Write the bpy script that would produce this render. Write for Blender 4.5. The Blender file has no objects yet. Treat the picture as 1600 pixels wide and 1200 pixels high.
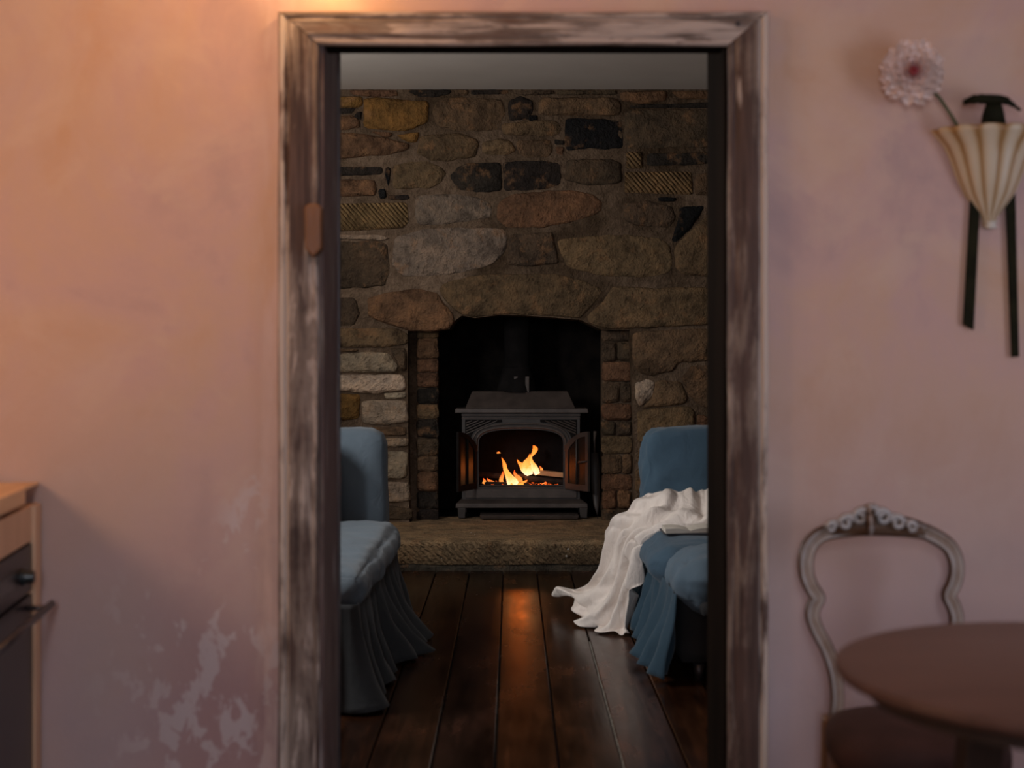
import bpy, bmesh, math, random
from mathutils import Vector, Matrix, noise, Euler

random.seed(7)
SC = bpy.context.scene
COL = SC.collection
PI = math.pi

# ------------------------------------------------------------------ camera
FPX, HOR, EYE, DIST = 2222.2, 560.0, 1.225, 3.53     # focal length in px, horizon row, eye height, camera to doorway wall
cam_d = bpy.data.cameras.new('camera')
cam = bpy.data.objects.new('camera', cam_d)
COL.objects.link(cam)
cam.location = (0, -DIST, EYE)
cam.rotation_euler = (PI / 2, 0, 0)
cam_d.sensor_width = 36
cam_d.lens = 50
cam_d.shift_y = -(600 - HOR) / 1600
cam_d.dof.use_dof = True
cam_d.dof.focus_distance = 8.3
cam_d.dof.aperture_fstop = 2.7
cam_d.clip_end = 60
SC.camera = cam

# ------------------------------------------------------------------ colour management, world, lights
SC.view_settings.view_transform = 'Standard'
SC.view_settings.look = 'None'
SC.view_settings.gamma = 1
SC.view_settings.use_curve_mapping = False
SC.view_settings.exposure = 0.0
wd = bpy.data.worlds.new('world')
SC.world = wd
wd.use_nodes = True
wd.node_tree.nodes['Background'].inputs[0].default_value = (0.55, 0.62, 0.75, 1)
wd.node_tree.nodes['Background'].inputs[1].default_value = 0.02


def light(name, kind, loc, power, color, size=0.1, target=None, size_y=None, spread=None):
    d = bpy.data.lights.new(name, kind)
    d.energy = power
    d.color = color
    if kind == 'AREA':
        d.size = size
        if size_y:
            d.shape = 'RECTANGLE'
            d.size_y = size_y
        if spread:
            d.spread = spread
    else:
        d.shadow_soft_size = size
    o = bpy.data.objects.new(name, d)
    COL.objects.link(o)
    o.location = loc
    if target:
        o.rotation_euler = (Vector(target) - Vector(loc)).to_track_quat('-Z', 'Y').to_euler()
    return o


# lamp beside the worktop, on the left of the kitchen
light('counter_lamp_light', 'AREA', (-1.80, -1.35, 1.55), 7, (1.0, 0.62, 0.34), 0.35, (-0.2, 0.0, 1.45))
# lamps above the door casing: one close to the wall, one hanging a little further out
light('over_door_light', 'POINT', (-0.46, -0.095, 2.185), 1.3, (1.0, 0.58, 0.22), 0.02)
light('pendant_light', 'POINT', (-0.60, -0.45, 2.36), 7.5, (1.0, 0.50, 0.16), 0.06)
# kitchen window in the right wall
light('kitchen_window_light', 'AREA', (2.28, -1.6, 1.35), 13, (0.74, 0.82, 1.0), 0.8, (-1.0, -1.2, 1.25), 1.1)
# kitchen window in the rear wall, behind the camera: its daylight also falls through the doorway
light('kitchen_rear_window_light', 'AREA', (-0.10, -5.1, 1.75), 40, (0.84, 0.90, 1.0), 0.3, (0.0, 0.0, 1.2), 1.2)
# window in the left wall of the far room
light('sitting_window_light', 'AREA', (-2.3, 1.45, 1.95), 66, (0.98, 0.96, 0.94), 0.8, (1.0, 2.9, 1.6), 0.9)
# added fill with no known source, tilted up to brighten the ceiling
light('sitting_ceiling_fill_light', 'AREA', (-2.3, 3.8, 2.5), 15, (1.0, 0.93, 0.84), 0.7, (0.0, 4.4, 3.3), 0.5)
# fire
light('fire_glow', 'POINT', (0.05, 5.98, 0.47), 0.8, (1.0, 0.16, 0.01), 0.05)


# ------------------------------------------------------------------ small mesh toolkit
ORG = {}


def W(px, py, Z):
    """photo pixel at distance Z from the camera -> world point"""
    k = FPX / Z
    return Vector(((px - 800) / k, Z - DIST, EYE - (py - HOR) / k))


class MB:
    def __init__(self):
        self.v, self.f, self.c = [], [], []

    def add(self, V, F):
        n = len(self.v)
        self.v += [Vector(p) for p in V]
        self.f += [[i + n for i in q] for q in F]

    def box(self, x0, x1, y0, y1, z0, z1):
        self.add([(x0, y0, z0), (x1, y0, z0), (x1, y1, z0), (x0, y1, z0), (x0, y0, z1), (x1, y0, z1), (x1, y1, z1), (x0, y1, z1)],
                 [(0, 3, 2, 1), (4, 5, 6, 7), (0, 1, 5, 4), (1, 2, 6, 5), (2, 3, 7, 6), (3, 0, 4, 7)])

    def hexa(self, P):
        """eight corners: bottom ring then top ring"""
        self.add(P, [(0, 3, 2, 1), (4, 5, 6, 7), (0, 1, 5, 4), (1, 2, 6, 5), (2, 3, 7, 6), (3, 0, 4, 7)])

    def loft(self, rings, closed=True, caps=True):
        n = len(rings[0])
        V = [p for r in rings for p in r]
        F = []
        for i in range(len(rings) - 1):
            for j in range(n if closed else n - 1):
                a, b = i * n + j, i * n + (j + 1) % n
                F.append((a, b, b + n, a + n))
        if caps and closed:
            F.append(tuple(reversed(range(n))))
            F.append(tuple(range((len(rings) - 1) * n, len(rings) * n)))
        self.add(V, F)

    def tube(self, pts, rad, n=10, sx=1.0, sy=1.0, up=(0, 0, 1), caps=True):
        pts = [Vector(p) for p in pts]
        if not isinstance(rad, (list, tuple)):
            rad = [rad] * len(pts)
        rings = []
        for i, p in enumerate(pts):
            t = (pts[min(i + 1, len(pts) - 1)] - pts[max(i - 1, 0)]).normalized()
            u = Vector(up)
            if abs(t.dot(u)) > 0.95:
                u = Vector((0, 1, 0)) if abs(t.y) < 0.9 else Vector((1, 0, 0))
            s = t.cross(u).normalized()
            w = s.cross(t).normalized()
            rings.append([p + s * (math.cos(2 * PI * j / n) * rad[i] * sx) + w * (math.sin(2 * PI * j / n) * rad[i] * sy) for j in range(n)])
        self.loft(rings, True, caps)

    def lathe(self, prof, c, n=24, a0=0.0, a1=2 * PI, sx=1.0, sy=1.0):
        full = abs(a1 - a0 - 2 * PI) < 1e-6
        m = n if full else n + 1
        rings = []
        for r, z in prof:
            rings.append([Vector((c[0] + r * sx * math.cos(a0 + (a1 - a0) * j / n), c[1] + r * sy * math.sin(a0 + (a1 - a0) * j / n), c[2] + z)) for j in range(m)])
        self.loft(rings, full, False)

    def prism(self, poly, y0, y1):
        """polygon of (x, z), extruded from y0 (towards the camera) to y1"""
        n = len(poly)
        V = [(x, y0, z) for x, z in poly] + [(x, y1, z) for x, z in poly]
        F = [tuple(range(n)), tuple(reversed(range(n, 2 * n)))]
        for i in range(n):
            j = (i + 1) % n
            F.append((i, i + n, j + n, j))
        self.add(V, F)

    def build(self, name, mat, parent=None, smooth=False, origin=None, bevel=0, sub=0, solid=0, sharp=None):
        if parent is not None:
            o0 = ORG[parent.name]
        elif origin is not None:
            o0 = Vector(origin)
        else:
            xs = [p.x for p in self.v]; ys = [p.y for p in self.v]; zs = [p.z for p in self.v]
            o0 = Vector(((min(xs) + max(xs)) / 2, (min(ys) + max(ys)) / 2, min(zs)))
        me = bpy.data.meshes.new(name)
        me.from_pydata([tuple(p - o0) for p in self.v], [], self.f)
        bm = bmesh.new(); bm.from_mesh(me)
        bmesh.ops.remove_doubles(bm, verts=bm.verts, dist=1e-5)
        bmesh.ops.recalc_face_normals(bm, faces=bm.faces)
        bm.to_mesh(me); bm.free()
        if smooth:
            me.polygons.foreach_set('use_smooth', [True] * len(me.polygons))
            if sharp:
                me.set_sharp_from_angle(angle=math.radians(sharp))
        me.materials.append(mat)
        o = bpy.data.objects.new(name, me)
        COL.objects.link(o)
        if parent is not None:
            o.parent = parent
        else:
            o.location = o0
        ORG[o.name] = o0
        if solid:
            m = o.modifiers.new('solid', 'SOLIDIFY'); m.thickness = solid; m.offset = 0
        if bevel:
            m = o.modifiers.new('bevel', 'BEVEL'); m.width = bevel; m.segments = 2; m.limit_method = 'ANGLE'; m.angle_limit = math.radians(35)
        if sub:
            m = o.modifiers.new('sub', 'SUBSURF'); m.levels = sub; m.render_levels = sub
        return o


def empty(name, loc, label=None, cat=None, group=None):
    o = bpy.data.objects.new(name, None)
    o.empty_display_size = 0.05
    COL.objects.link(o)
    o.location = loc
    ORG[o.name] = Vector(loc)
    if label:
        tag(o, label, cat, group)
    return o


def tag(o, label, cat, group=None):
    o['label'] = label
    o['category'] = cat
    if group:
        o['group'] = group
    return o


def struct(o):
    o['kind'] = 'structure'
    return o


def fbm(p, s, o=3):
    v, a = 0.0, 1.0
    p = Vector(p) * s
    for _ in range(o):
        v += a * noise.noise(p)
        p = p * 2.03 + Vector((3.1, 7.7, 1.3))
        a *= 0.5
    return v


def rbox(mb, x0, x1, y0, y1, z0, z1, r, n=10, wob=0.0, ws=4.0, puff=0.0, wrinkle=0.0):
    """rounded, subdivided, optionally puffed and rumpled box"""
    c = Vector(((x0 + x1) / 2, (y0 + y1) / 2, (z0 + z1) / 2))
    h = Vector(((x1 - x0) / 2, (y1 - y0) / 2, (z1 - z0) / 2))
    rr = min(r, h.x, h.y, h.z)
    inn = h - Vector((rr, rr, rr))
    V, F, idx = [], [], {}

    def vid(a, b, cc):
        key = (round(a, 5), round(b, 5), round(cc, 5))
        if key not in idx:
            idx[key] = len(V)
            e = 1.12
            q = Vector((a, b, cc))
            p = Vector([q[i] * h[i] for i in range(3)])
            k = Vector([max(-inn[i], min(inn[i], p[i])) for i in range(3)])
            d = p - k
            if d.length > 1e-9:
                d = d.normalized() * rr
            p = k + d
            ed = (1 - q.x * q.x) * (1 - q.y * q.y) if abs(q.z) > 0.99 else ((1 - q.y ** 2) * (1 - q.z ** 2) if abs(q.x) > 0.99 else (1 - q.x ** 2) * (1 - q.z ** 2))
            nrm = Vector((q.x if abs(q.x) > .99 else 0, q.y if abs(q.y) > .99 else 0, q.z if abs(q.z) > .99 else 0)).normalized()
            p += nrm * puff * max(0, ed) ** 0.6
            if wob:
                w = c + p
                p += nrm * wob * fbm(w, ws, 3)
            if wrinkle:
                w = c + p
                s = noise.noise(Vector((w.x * 2.2, w.y * 13 + 2.2 * noise.noise(w * 2.5), w.z * 9)))
                p += nrm * wrinkle * (1 - abs(s) * 2.2)
            V.append(c + p)
        return idx[key]
    g = [-1 + 2 * i / n for i in range(n + 1)]
    for ax in range(3):
        for s in (-1, 1):
            for i in range(n):
                for j in range(n):
                    q = []
                    for (a, b) in ((i, j), (i + 1, j), (i + 1, j + 1), (i, j + 1)):
                        t = [0, 0, 0]
                        t[ax] = s; t[(ax + 1) % 3] = g[a]; t[(ax + 2) % 3] = g[b]
                        q.append(vid(*t))
                    F.append(q if s > 0 else q[::-1])
    mb.add(V, F)


def spline(pts, n):
    """Catmull-Rom through points, n samples per span"""
    pts = [Vector(p) for p in pts]
    out = []
    for i in range(len(pts) - 1):
        p0, p1, p2, p3 = pts[max(i - 1, 0)], pts[i], pts[i + 1], pts[min(i + 2, len(pts) - 1)]
        for j in range(n):
            t = j / n
            out.append(0.5 * ((2 * p1) + (p2 - p0) * t + (2 * p0 - 5 * p1 + 4 * p2 - p3) * t * t + (3 * p1 - p0 - 3 * p2 + p3) * t ** 3))
    out.append(pts[-1])
    return out


# ------------------------------------------------------------------ materials
class NT:
    def __init__(self, name):
        self.m = bpy.data.materials.new(name)
        self.m.use_nodes = True
        self.t = self.m.node_tree
        self.b = self.t.nodes['Principled BSDF']
        self.out = self.t.nodes['Material Output']

    def n(self, kind, **kw):
        x = self.t.nodes.new(kind)
        for k, v in kw.items():
            if k.startswith('i_'):
                x.inputs[k[2:].replace('_', ' ')].default_value = v
            else:
                setattr(x, k, v)
        return x

    def l(self, a, b):
        self.t.links.new(a, b)

    def obj(self):
        return self.n('ShaderNodeTexCoord').outputs['Object']

    def geo(self):
        return self.n('ShaderNodeNewGeometry').outputs['Position']

    def map(self, src, scale=(1, 1, 1), loc=(0, 0, 0), rot=(0, 0, 0)):
        m = self.n('ShaderNodeMapping')
        m.inputs['Scale'].default_value = scale
        m.inputs['Location'].default_value = loc
        m.inputs['Rotation'].default_value = rot
        self.l(src, m.inputs['Vector'])
        return m.outputs[0]

    def noise(self, src, scale, detail=4, rough=0.55, dist=0.0):
        x = self.n('ShaderNodeTexNoise')
        x.inputs['Scale'].default_value = scale
        x.inputs['Detail'].default_value = detail
        x.inputs['Roughness'].default_value = rough
        x.inputs['Distortion'].default_value = dist
        self.l(src, x.inputs['Vector'])
        return x.outputs['Fac']

    def ramp(self, fac, stops, interp='LINEAR'):
        r = self.n('ShaderNodeValToRGB')
        r.color_ramp.interpolation = interp
        e = r.color_ramp.elements
        while len(e) < len(stops):
            e.new(0.5)
        for el, (p, c) in zip(e, stops):
            el.position = p
            el.color = c if len(c) == 4 else (*c, 1)
        self.l(fac, r.inputs[0])
        return r.outputs[0]

    def mix(self, fac, a, b, blend='MIX'):
        x = self.n('ShaderNodeMix', data_type='RGBA', blend_type=blend)
        for i, v in ((0, fac), (6, a), (7, b)):
            if hasattr(v, 'is_linked'):
                self.l(v, x.inputs[i])
            else:
                x.inputs[i].default_value = v if i == 0 else (*v[:3], 1)
        return x.outputs[2]

    def math(self, op, a, b=0.0, clamp=False):
        x = self.n('ShaderNodeMath', operation=op, use_clamp=clamp)
        for i, v in ((0, a), (1, b)):
            if hasattr(v, 'is_linked'):
                self.l(v, x.inputs[i])
            else:
                x.inputs[i].default_value = v
        return x.outputs[0]

    def step(self, v, a, b):
        x = self.n('ShaderNodeMapRange', interpolation_type='SMOOTHSTEP')
        self.l(v, x.inputs[0])
        x.inputs[1].default_value = a
        x.inputs[2].default_value = b
        return x.outputs[0]

    def xyz(self, v):
        x = self.n('ShaderNodeSeparateXYZ')
        self.l(v, x.inputs[0])
        return x.outputs

    def bump(self, h, strength=0.3, dist=0.01):
        x = self.n('ShaderNodeBump')
        x.inputs['Strength'].default_value = strength
        x.inputs['Distance'].default_value = dist
        self.l(h, x.inputs['Height'])
        self.l(x.outputs[0], self.b.inputs['Normal'])

    def col(self, c):
        if hasattr(c, 'is_linked'):
            self.l(c, self.b.inputs['Base Color'])
        else:
            self.b.inputs['Base Color'].default_value = (*c[:3], 1)

    def set(self, rough=0.6, metal=0.0, spec=0.5):
        self.b.inputs['Roughness'].default_value = rough
        self.b.inputs['Metallic'].default_value = metal
        self.b.inputs['Specular IOR Level'].default_value = spec
        return self.m


def mottled(name, a, b, scale=6, rough=0.6, metal=0.0, bump=0.0, spec=0.5, stretch=(1, 1, 1), lo=0.35, hi=0.65):
    t = NT(name)
    c = t.map(t.geo(), stretch)
    f = t.noise(c, scale, 5)
    t.col(t.ramp(f, [(lo, a), (hi, b)]))
    if bump:
        t.bump(t.noise(c, scale * 5, 4), bump, 0.01)
    return t.set(rough, metal, spec)


def m_plaster():
    t = NT('pink_limewash_plaster')
    g = t.geo()
    x, y, z = t.xyz(g)[0:3]
    cloud = t.noise(t.map(g, (1, 1, 0.8)), 2.1, 6, 0.62, 0.5)
    cloud2 = t.noise(t.map(g, (1, 1, 1), (4.2, 1.0, 7.7)), 3.4, 5, 0.6, 0.6)
    base = t.ramp(cloud, [(0.3, (0.55, 0.335, 0.215)), (0.45, (0.565, 0.375, 0.295)), (0.56, (0.545, 0.365, 0.330)), (0.70, (0.44, 0.305, 0.295))])
    base = t.mix(t.math('MULTIPLY', t.step(cloud2, 0.48, 0.68), 0.5), base, (0.63, 0.455, 0.36))
    # greyer limewash low on the wall
    low = t.math('SUBTRACT', 1.0, t.step(t.math('ADD', z, t.math('MULTIPLY', cloud, 0.7)), 0.75, 1.75))
    base = t.mix(t.math('MULTIPLY', low, 0.68), base, (0.405, 0.330, 0.355))
    # worn red undercoat and pale scrapes beside the left casing, low down
    gx = t.math('MULTIPLY', t.step(x, -1.02, -0.72), t.math('SUBTRACT', 1.0, t.step(x, -0.565, -0.545)))
    gz = t.math('SUBTRACT', 1.0, t.step(t.math('ADD', z, t.math('MULTIPLY', cloud2, 0.5)), 0.62, 1.12))
    zone = t.math('MULTIPLY', gx, gz)
    base = t.mix(t.math('MULTIPLY', zone, 0.75), base, (0.38, 0.225, 0.225))
    sc = t.noise(t.map(g, (1.4, 1, 0.8), (0, 0, 0), (0, 0.35, 0)), 13, 5, 0.62, 0.5)
    sc2 = t.noise(t.map(g, (1, 1, 1), (7, 0, 3), (0, -0.7, 0)), 3.2, 3, 0.5)
    thr = t.step(t.math('ADD', sc, t.math('ADD', t.math('MULTIPLY', zone, 0.05), t.math('MULTIPLY', t.math('SUBTRACT', sc2, 0.5), 0.45))), 0.545, 0.60)
    wide = t.math('MULTIPLY', t.math('SUBTRACT', 1.0, t.step(x, -0.57, -0.55)), t.math('MULTIPLY', t.step(x, -1.1, -0.8), t.math('SUBTRACT', 1.0, t.step(t.math('SUBTRACT', z, t.math('MULTIPLY', t.step(x, -0.85, -0.60), 0.32)), 0.58, 0.74))))
    base = t.mix(t.math('MULTIPLY', thr, t.math('MULTIPLY', wide, 0.8)), base, (0.54, 0.46, 0.475))
    # pale filler strip left of the casing
    edge = t.math('MULTIPLY', t.step(t.math('ADD', x, t.math('MULTIPLY', cloud2, 0.03)), -0.64, -0.59), t.math('SUBTRACT', 1.0, t.step(x, -0.55, -0.53)))
    strip = t.noise(t.map(g, (6, 1, 1.2)), 4, 5, 0.6)
    base = t.mix(t.math('MULTIPLY', edge, t.step(strip, 0.35, 0.7)), base, (0.60, 0.44, 0.41))
    t.col(base)
    t.bump(t.math('ADD', t.noise(g, 9, 6, 0.6), t.math('MULTIPLY', thr, 0.02)), 0.16, 0.02)
    return t.set(0.85, 0, 0.25)


def m_oldpaint(name, axis, dark=(0.036, 0.019, 0.015), mid=(0.090, 0.052, 0.041), pale=(0.42, 0.34, 0.295), amount=0.0, edge=None):
    """dark stained timber with rubbed, flaking pale paint; grain runs along axis"""
    t = NT(name)
    g = t.geo()
    s = [13, 13, 13]
    s[axis] = 1.6
    wear = t.noise(t.map(g, s), 1.7, 7, 0.62, 0.8)
    s2 = [46, 46, 46]
    s2[axis] = 2.6
    grain = t.noise(t.map(g, s2), 1.3, 5, 0.6)
    big = t.noise(t.map(g, (3, 3, 3), (2.3, 5.1, 0.4)), 1.7, 4, 0.6)
    v = t.math('ADD', wear, t.math('MULTIPLY', t.math('SUBTRACT', big, 0.5), 0.55))
    v = t.math('ADD', v, amount)
    timber = t.ramp(grain, [(0.36, dark), (0.60, mid)])
    thin = t.ramp(grain, [(0.35, (0.135, 0.098, 0.080)), (0.65, (0.24, 0.185, 0.155))])
    c = t.mix(t.step(v, 0.44, 0.60), timber, thin)
    c = t.mix(t.math('MULTIPLY', t.step(v, 0.60, 0.68), t.step(grain, 0.36, 0.52)), c, pale)
    fl = t.noise(t.map(g, [q * 0.5 for q in s], (5, 3, 9)), 3.1, 3, 0.5)
    c = t.mix(t.step(fl, 0.645, 0.70), c, pale)
    if edge is not None:
        a, e0, e1, e2, e3 = edge
        p = t.math('ADD', t.xyz(g)[a], t.math('MULTIPLY', t.math('SUBTRACT', wear, 0.5), 0.012))
        k = t.math('MULTIPLY', t.step(p, e0, e1), t.math('SUBTRACT', 1.0, t.step(p, e2, e3)))
        c = t.mix(t.math('MULTIPLY', k, t.step(t.math('ADD', wear, t.math('MULTIPLY', big, 0.6)), 0.62, 0.82)), c, (0.50, 0.42, 0.37))
    t.col(c)
    t.bump(t.math('ADD', t.math('MULTIPLY', v, 1.0), t.math('MULTIPLY', grain, 0.4)), 0.35, 0.012)
    return t.set(0.62, 0, 0.35)


def m_stone(name, tool=None):
    t = NT(name)
    g = t.geo()
    oi = t.n('ShaderNodeObjectInfo')
    off = t.n('ShaderNodeVectorMath', operation='ADD')
    cmb = t.n('ShaderNodeCombineXYZ')
    t.l(t.math('MULTIPLY', oi.outputs['Random'], 40), cmb.inputs[0])
    t.l(t.math('MULTIPLY', oi.outputs['Random'], 23), cmb.inputs[2])
    t.l(g, off.inputs[0]); t.l(cmb.outputs[0], off.inputs[1])
    c = off.outputs[0]
    n1 = t.noise(c, 5.5, 6, 0.62, 0.5)
    n2 = t.noise(c, 21, 5, 0.65)
    base = oi.outputs['Color']
    d = t.mix(1.0, base, t.ramp(n1, [(0.28, (0.38, 0.36, 0.36)), (0.47, (0.95, 0.95, 0.95)), (0.62, (1.25, 1.18, 1.1)), (0.75, (1.75, 1.62, 1.5))]), 'MULTIPLY')
    d = t.mix(1.0, d, t.ramp(n2, [(0.3, (0.62, 0.60, 0.58)), (0.5, (1, 1, 1)), (0.7, (1.3, 1.25, 1.2))]), 'MULTIPLY')
    n3 = t.noise(t.map(c, (1, 1, 1), (9, 2, 5)), 9, 4, 0.6)
    d = t.mix(t.math('MULTIPLY', t.step(n3, 0.56, 0.7), 0.45), d, (0.33, 0.17, 0.08))
    h = t.math('ADD', t.math('MULTIPLY', n1, 0.5), t.math('MULTIPLY', n2, 0.7))
    h = t.math('ADD', h, t.math('MULTIPLY', t.noise(c, 60, 3, 0.6), 0.35))
    if tool:
        w = t.n('ShaderNodeTexWave', wave_type='BANDS', bands_direction='X')
        w.inputs['Scale'].default_value = tool[0]
        w.inputs['Distortion'].default_value = tool[3] if len(tool) > 3 else 2.2
        w.inputs['Detail'].default_value = 2
        w.inputs['Detail Scale'].default_value = 1.2
        t.l(t.map(g, (1, 0.0, 1), (0, 0, 0), (0, tool[1], 0)), w.inputs['Vector'])
        wf = w.outputs['Fac']
        amt = 1.0
        if len(tool) > 2:
            # only the upright front was dressed with a punch; the top was worn smooth
            amt = t.math('SUBTRACT', 1.0, t.step(t.xyz(g)[2], tool[2] - 0.015, tool[2]))
            wf = t.math('MULTIPLY', wf, t.step(n2, 0.3, 0.6))
        h = t.math('ADD', h, t.math('MULTIPLY', t.math('MULTIPLY', wf, tool[4] if len(tool) > 4 else 1.0), amt))
        d = t.mix(t.math('MULTIPLY', t.math('MULTIPLY', t.math('SUBTRACT', 1.0, wf), 0.15), amt), d, (0.09, 0.055, 0.028))
    t.col(d)
    t.bump(h, 1.0, 0.045)
    return t.set(0.92, 0, 0.2)


def m_cloth(name, a, b, scale=5, rough=0.85):
    t = NT(name)
    g = t.geo()
    f = t.noise(g, scale, 4)
    t.col(t.ramp(f, [(0.3, a), (0.7, b)]))
    h = t.math('ADD', t.noise(g, 14, 4, 0.5, 1.0), t.math('MULTIPLY', t.noise(g, 320, 2), 0.10))
    t.bump(h, 0.25, 0.02)
    t.b.inputs['Sheen Weight'].default_value = 0.15
    return t.set(rough, 0, 0.2)


def m_plank():
    t = NT('dark_polished_floorboard')
    g = t.geo()
    oi = t.n('ShaderNodeObjectInfo')
    cmb = t.n('ShaderNodeCombineXYZ')
    t.l(t.math('MULTIPLY', oi.outputs['Random'], 31), cmb.inputs[1])
    off = t.n('ShaderNodeVectorMath', operation='ADD')
    t.l(g, off.inputs[0]); t.l(cmb.outputs[0], off.inputs[1])
    grain = t.noise(t.map(off.outputs[0], (26, 1.3, 26)), 1.5, 6, 0.6, 0.7)
    blot = t.noise(t.map(off.outputs[0], (5, 1.6, 5)), 1.4, 4, 0.6)
    c = t.mix(1.0, oi.outputs['Color'], t.ramp(grain, [(0.3, (0.4, 0.38, 0.36)), (0.5, (0.9, 0.9, 0.9)), (0.7, (1.5, 1.4, 1.3))]), 'MULTIPLY')
    c = t.mix(1.0, c, t.ramp(blot, [(0.3, (0.35, 0.33, 0.32)), (0.5, (0.9, 0.9, 0.9)), (0.7, (1.9, 1.75, 1.6))]), 'MULTIPLY')
    t.col(c)
    r = t.ramp(blot, [(0.3, (0.18, 0.18, 0.18)), (0.7, (0.30, 0.30, 0.30))])
    t.l(r, t.b.inputs['Roughness'])
    t.bump(t.math('ADD', grain, t.math('MULTIPLY', blot, 0.8)), 0.08, 0.006)
    t.b.inputs['Specular IOR Level'].default_value = 0.22
    t.b.inputs['Specular Tint'].default_value = (1.0, 0.66, 0.40, 1)
    return t.m


def m_wood(name, a, b, axis=2, rough=0.5, scale=1.0):
    t = NT(name)
    g = t.geo()
    s = [30 * scale] * 3
    s[axis] = 1.8 * scale
    f = t.noise(t.map(g, s), 1.5, 6, 0.6, 0.8)
    t.col(t.ramp(f, [(0.32, a), (0.66, b)]))
    t.bump(f, 0.12, 0.008)
    return t.set(rough, 0, 0.4)


def m_iron():
    t = NT('cast_iron')
    g = t.geo()
    f = t.noise(g, 9, 5)
    t.col(t.ramp(f, [(0.3, (0.032, 0.026, 0.024)), (0.7, (0.056, 0.046, 0.042))]))
    t.bump(t.noise(g, 130, 3), 0.15, 0.004)
    return t.set(0.5, 0.1, 0.5)


def m_flame(name, lo, hi, strength):
    t = NT(name)
    z = t.xyz(t.n('ShaderNodeTexCoord').outputs['Generated'])[2]
    n = t.noise(t.map(t.geo(), (20, 20, 8)), 1.6, 3, 0.5, 1.0)
    v = t.math('ADD', z, t.math('MULTIPLY', t.math('SUBTRACT', n, 0.5), 0.5))
    c = t.ramp(v, [(0.0, lo), (0.42, (1.0, 0.34, 0.065)), (1.0, hi)])
    em = t.n('ShaderNodeEmission')
    em.inputs[1].default_value = strength
    t.l(c, em.inputs[0])
    tr = t.n('ShaderNodeBsdfTransparent')
    lw = t.n('ShaderNodeLayerWeight')
    lw.inputs[0].default_value = 0.35
    lick = t.noise(t.map(t.geo(), (60, 60, 16)), 1.3, 4, 0.6, 1.5)
    f = t.math('ADD', t.math('MULTIPLY', lw.outputs['Facing'], 0.75), t.math('MULTIPLY', t.math('SUBTRACT', lick, 0.5), 0.9))
    f = t.math('ADD', f, t.math('MULTIPLY', t.math('SUBTRACT', z, 0.4), 0.35))
    f = t.math('MULTIPLY', t.step(f, 0.16, 0.62), 0.97)
    mx = t.n('ShaderNodeMixShader')
    t.l(f, mx.inputs[0]); t.l(em.outputs[0], mx.inputs[1]); t.l(tr.outputs[0], mx.inputs[2])
    t.l(mx.outputs[0], t.out.inputs[0])
    return t.m


def m_ember():
    t = NT('glowing_embers')
    g = t.geo()
    f = t.noise(g, 45, 4, 0.6)
    t.col((0.02, 0.014, 0.012))
    e = t.ramp(f, [(0.5, (0, 0, 0)), (0.6, (0.9, 0.10, 0.01)), (0.72, (1.0, 0.45, 0.10))])
    t.l(e, t.b.inputs['Emission Color'])
    t.b.inputs['Emission Strength'].default_value = 1.6
    return t.set(0.9)


def m_attr(name, attr, stops, rough=0.5, noise_amt=0.25, scale=18, bump=0.1, sss=0.0):
    """colour from a painted mesh attribute, broken up by noise"""
    t = NT(name)
    a = t.n('ShaderNodeAttribute', attribute_name=attr)
    n = t.noise(t.geo(), scale, 5)
    v = t.math('ADD', a.outputs['Fac'], t.math('MULTIPLY', t.math('SUBTRACT', n, 0.5), noise_amt * 2))
    t.col(t.ramp(v, stops))
    if bump:
        t.bump(n, bump, 0.01)
    return t.set(rough, 0, 0.4)


M = {}
M['plaster'] = m_plaster()
M['casing_left'] = m_oldpaint('worn_casing_paint', 2, amount=0.02, edge=(0, -0.575, -0.565, -0.553, -0.545))
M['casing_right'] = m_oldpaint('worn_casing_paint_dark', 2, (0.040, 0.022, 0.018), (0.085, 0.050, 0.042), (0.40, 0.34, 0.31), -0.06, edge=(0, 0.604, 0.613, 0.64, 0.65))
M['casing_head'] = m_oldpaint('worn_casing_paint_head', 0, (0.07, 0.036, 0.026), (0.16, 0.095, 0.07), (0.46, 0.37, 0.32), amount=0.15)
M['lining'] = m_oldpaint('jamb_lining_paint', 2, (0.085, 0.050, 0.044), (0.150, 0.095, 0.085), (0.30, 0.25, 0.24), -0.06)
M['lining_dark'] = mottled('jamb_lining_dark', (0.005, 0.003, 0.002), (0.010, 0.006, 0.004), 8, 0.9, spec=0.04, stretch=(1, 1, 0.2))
M['stone'] = m_stone('sandstone')
M['tooled'] = m_stone('tooled_sandstone', (14, 0.72, 9.0, 1.2))
M['hearthstone'] = m_stone('tooled_hearth_sandstone', (11, 0.75, 0.16, 4.0, 0.45))
def m_mortar():
    t = NT('mortar')
    g = t.geo()
    a = t.noise(g, 1.7, 4, 0.6)
    b = t.noise(g, 19, 5, 0.65)
    c = t.ramp(a, [(0.35, (0.080, 0.052, 0.032)), (0.65, (0.215, 0.148, 0.102))])
    c = t.mix(1.0, c, t.ramp(b, [(0.3, (0.6, 0.58, 0.56)), (0.6, (1.1, 1.1, 1.1))]), 'MULTIPLY')
    t.col(c)
    t.bump(t.math('ADD', b, t.math('MULTIPLY', t.noise(g, 60, 3), 0.4)), 1.0, 0.03)
    return t.set(0.95, 0, 0.1)


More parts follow.
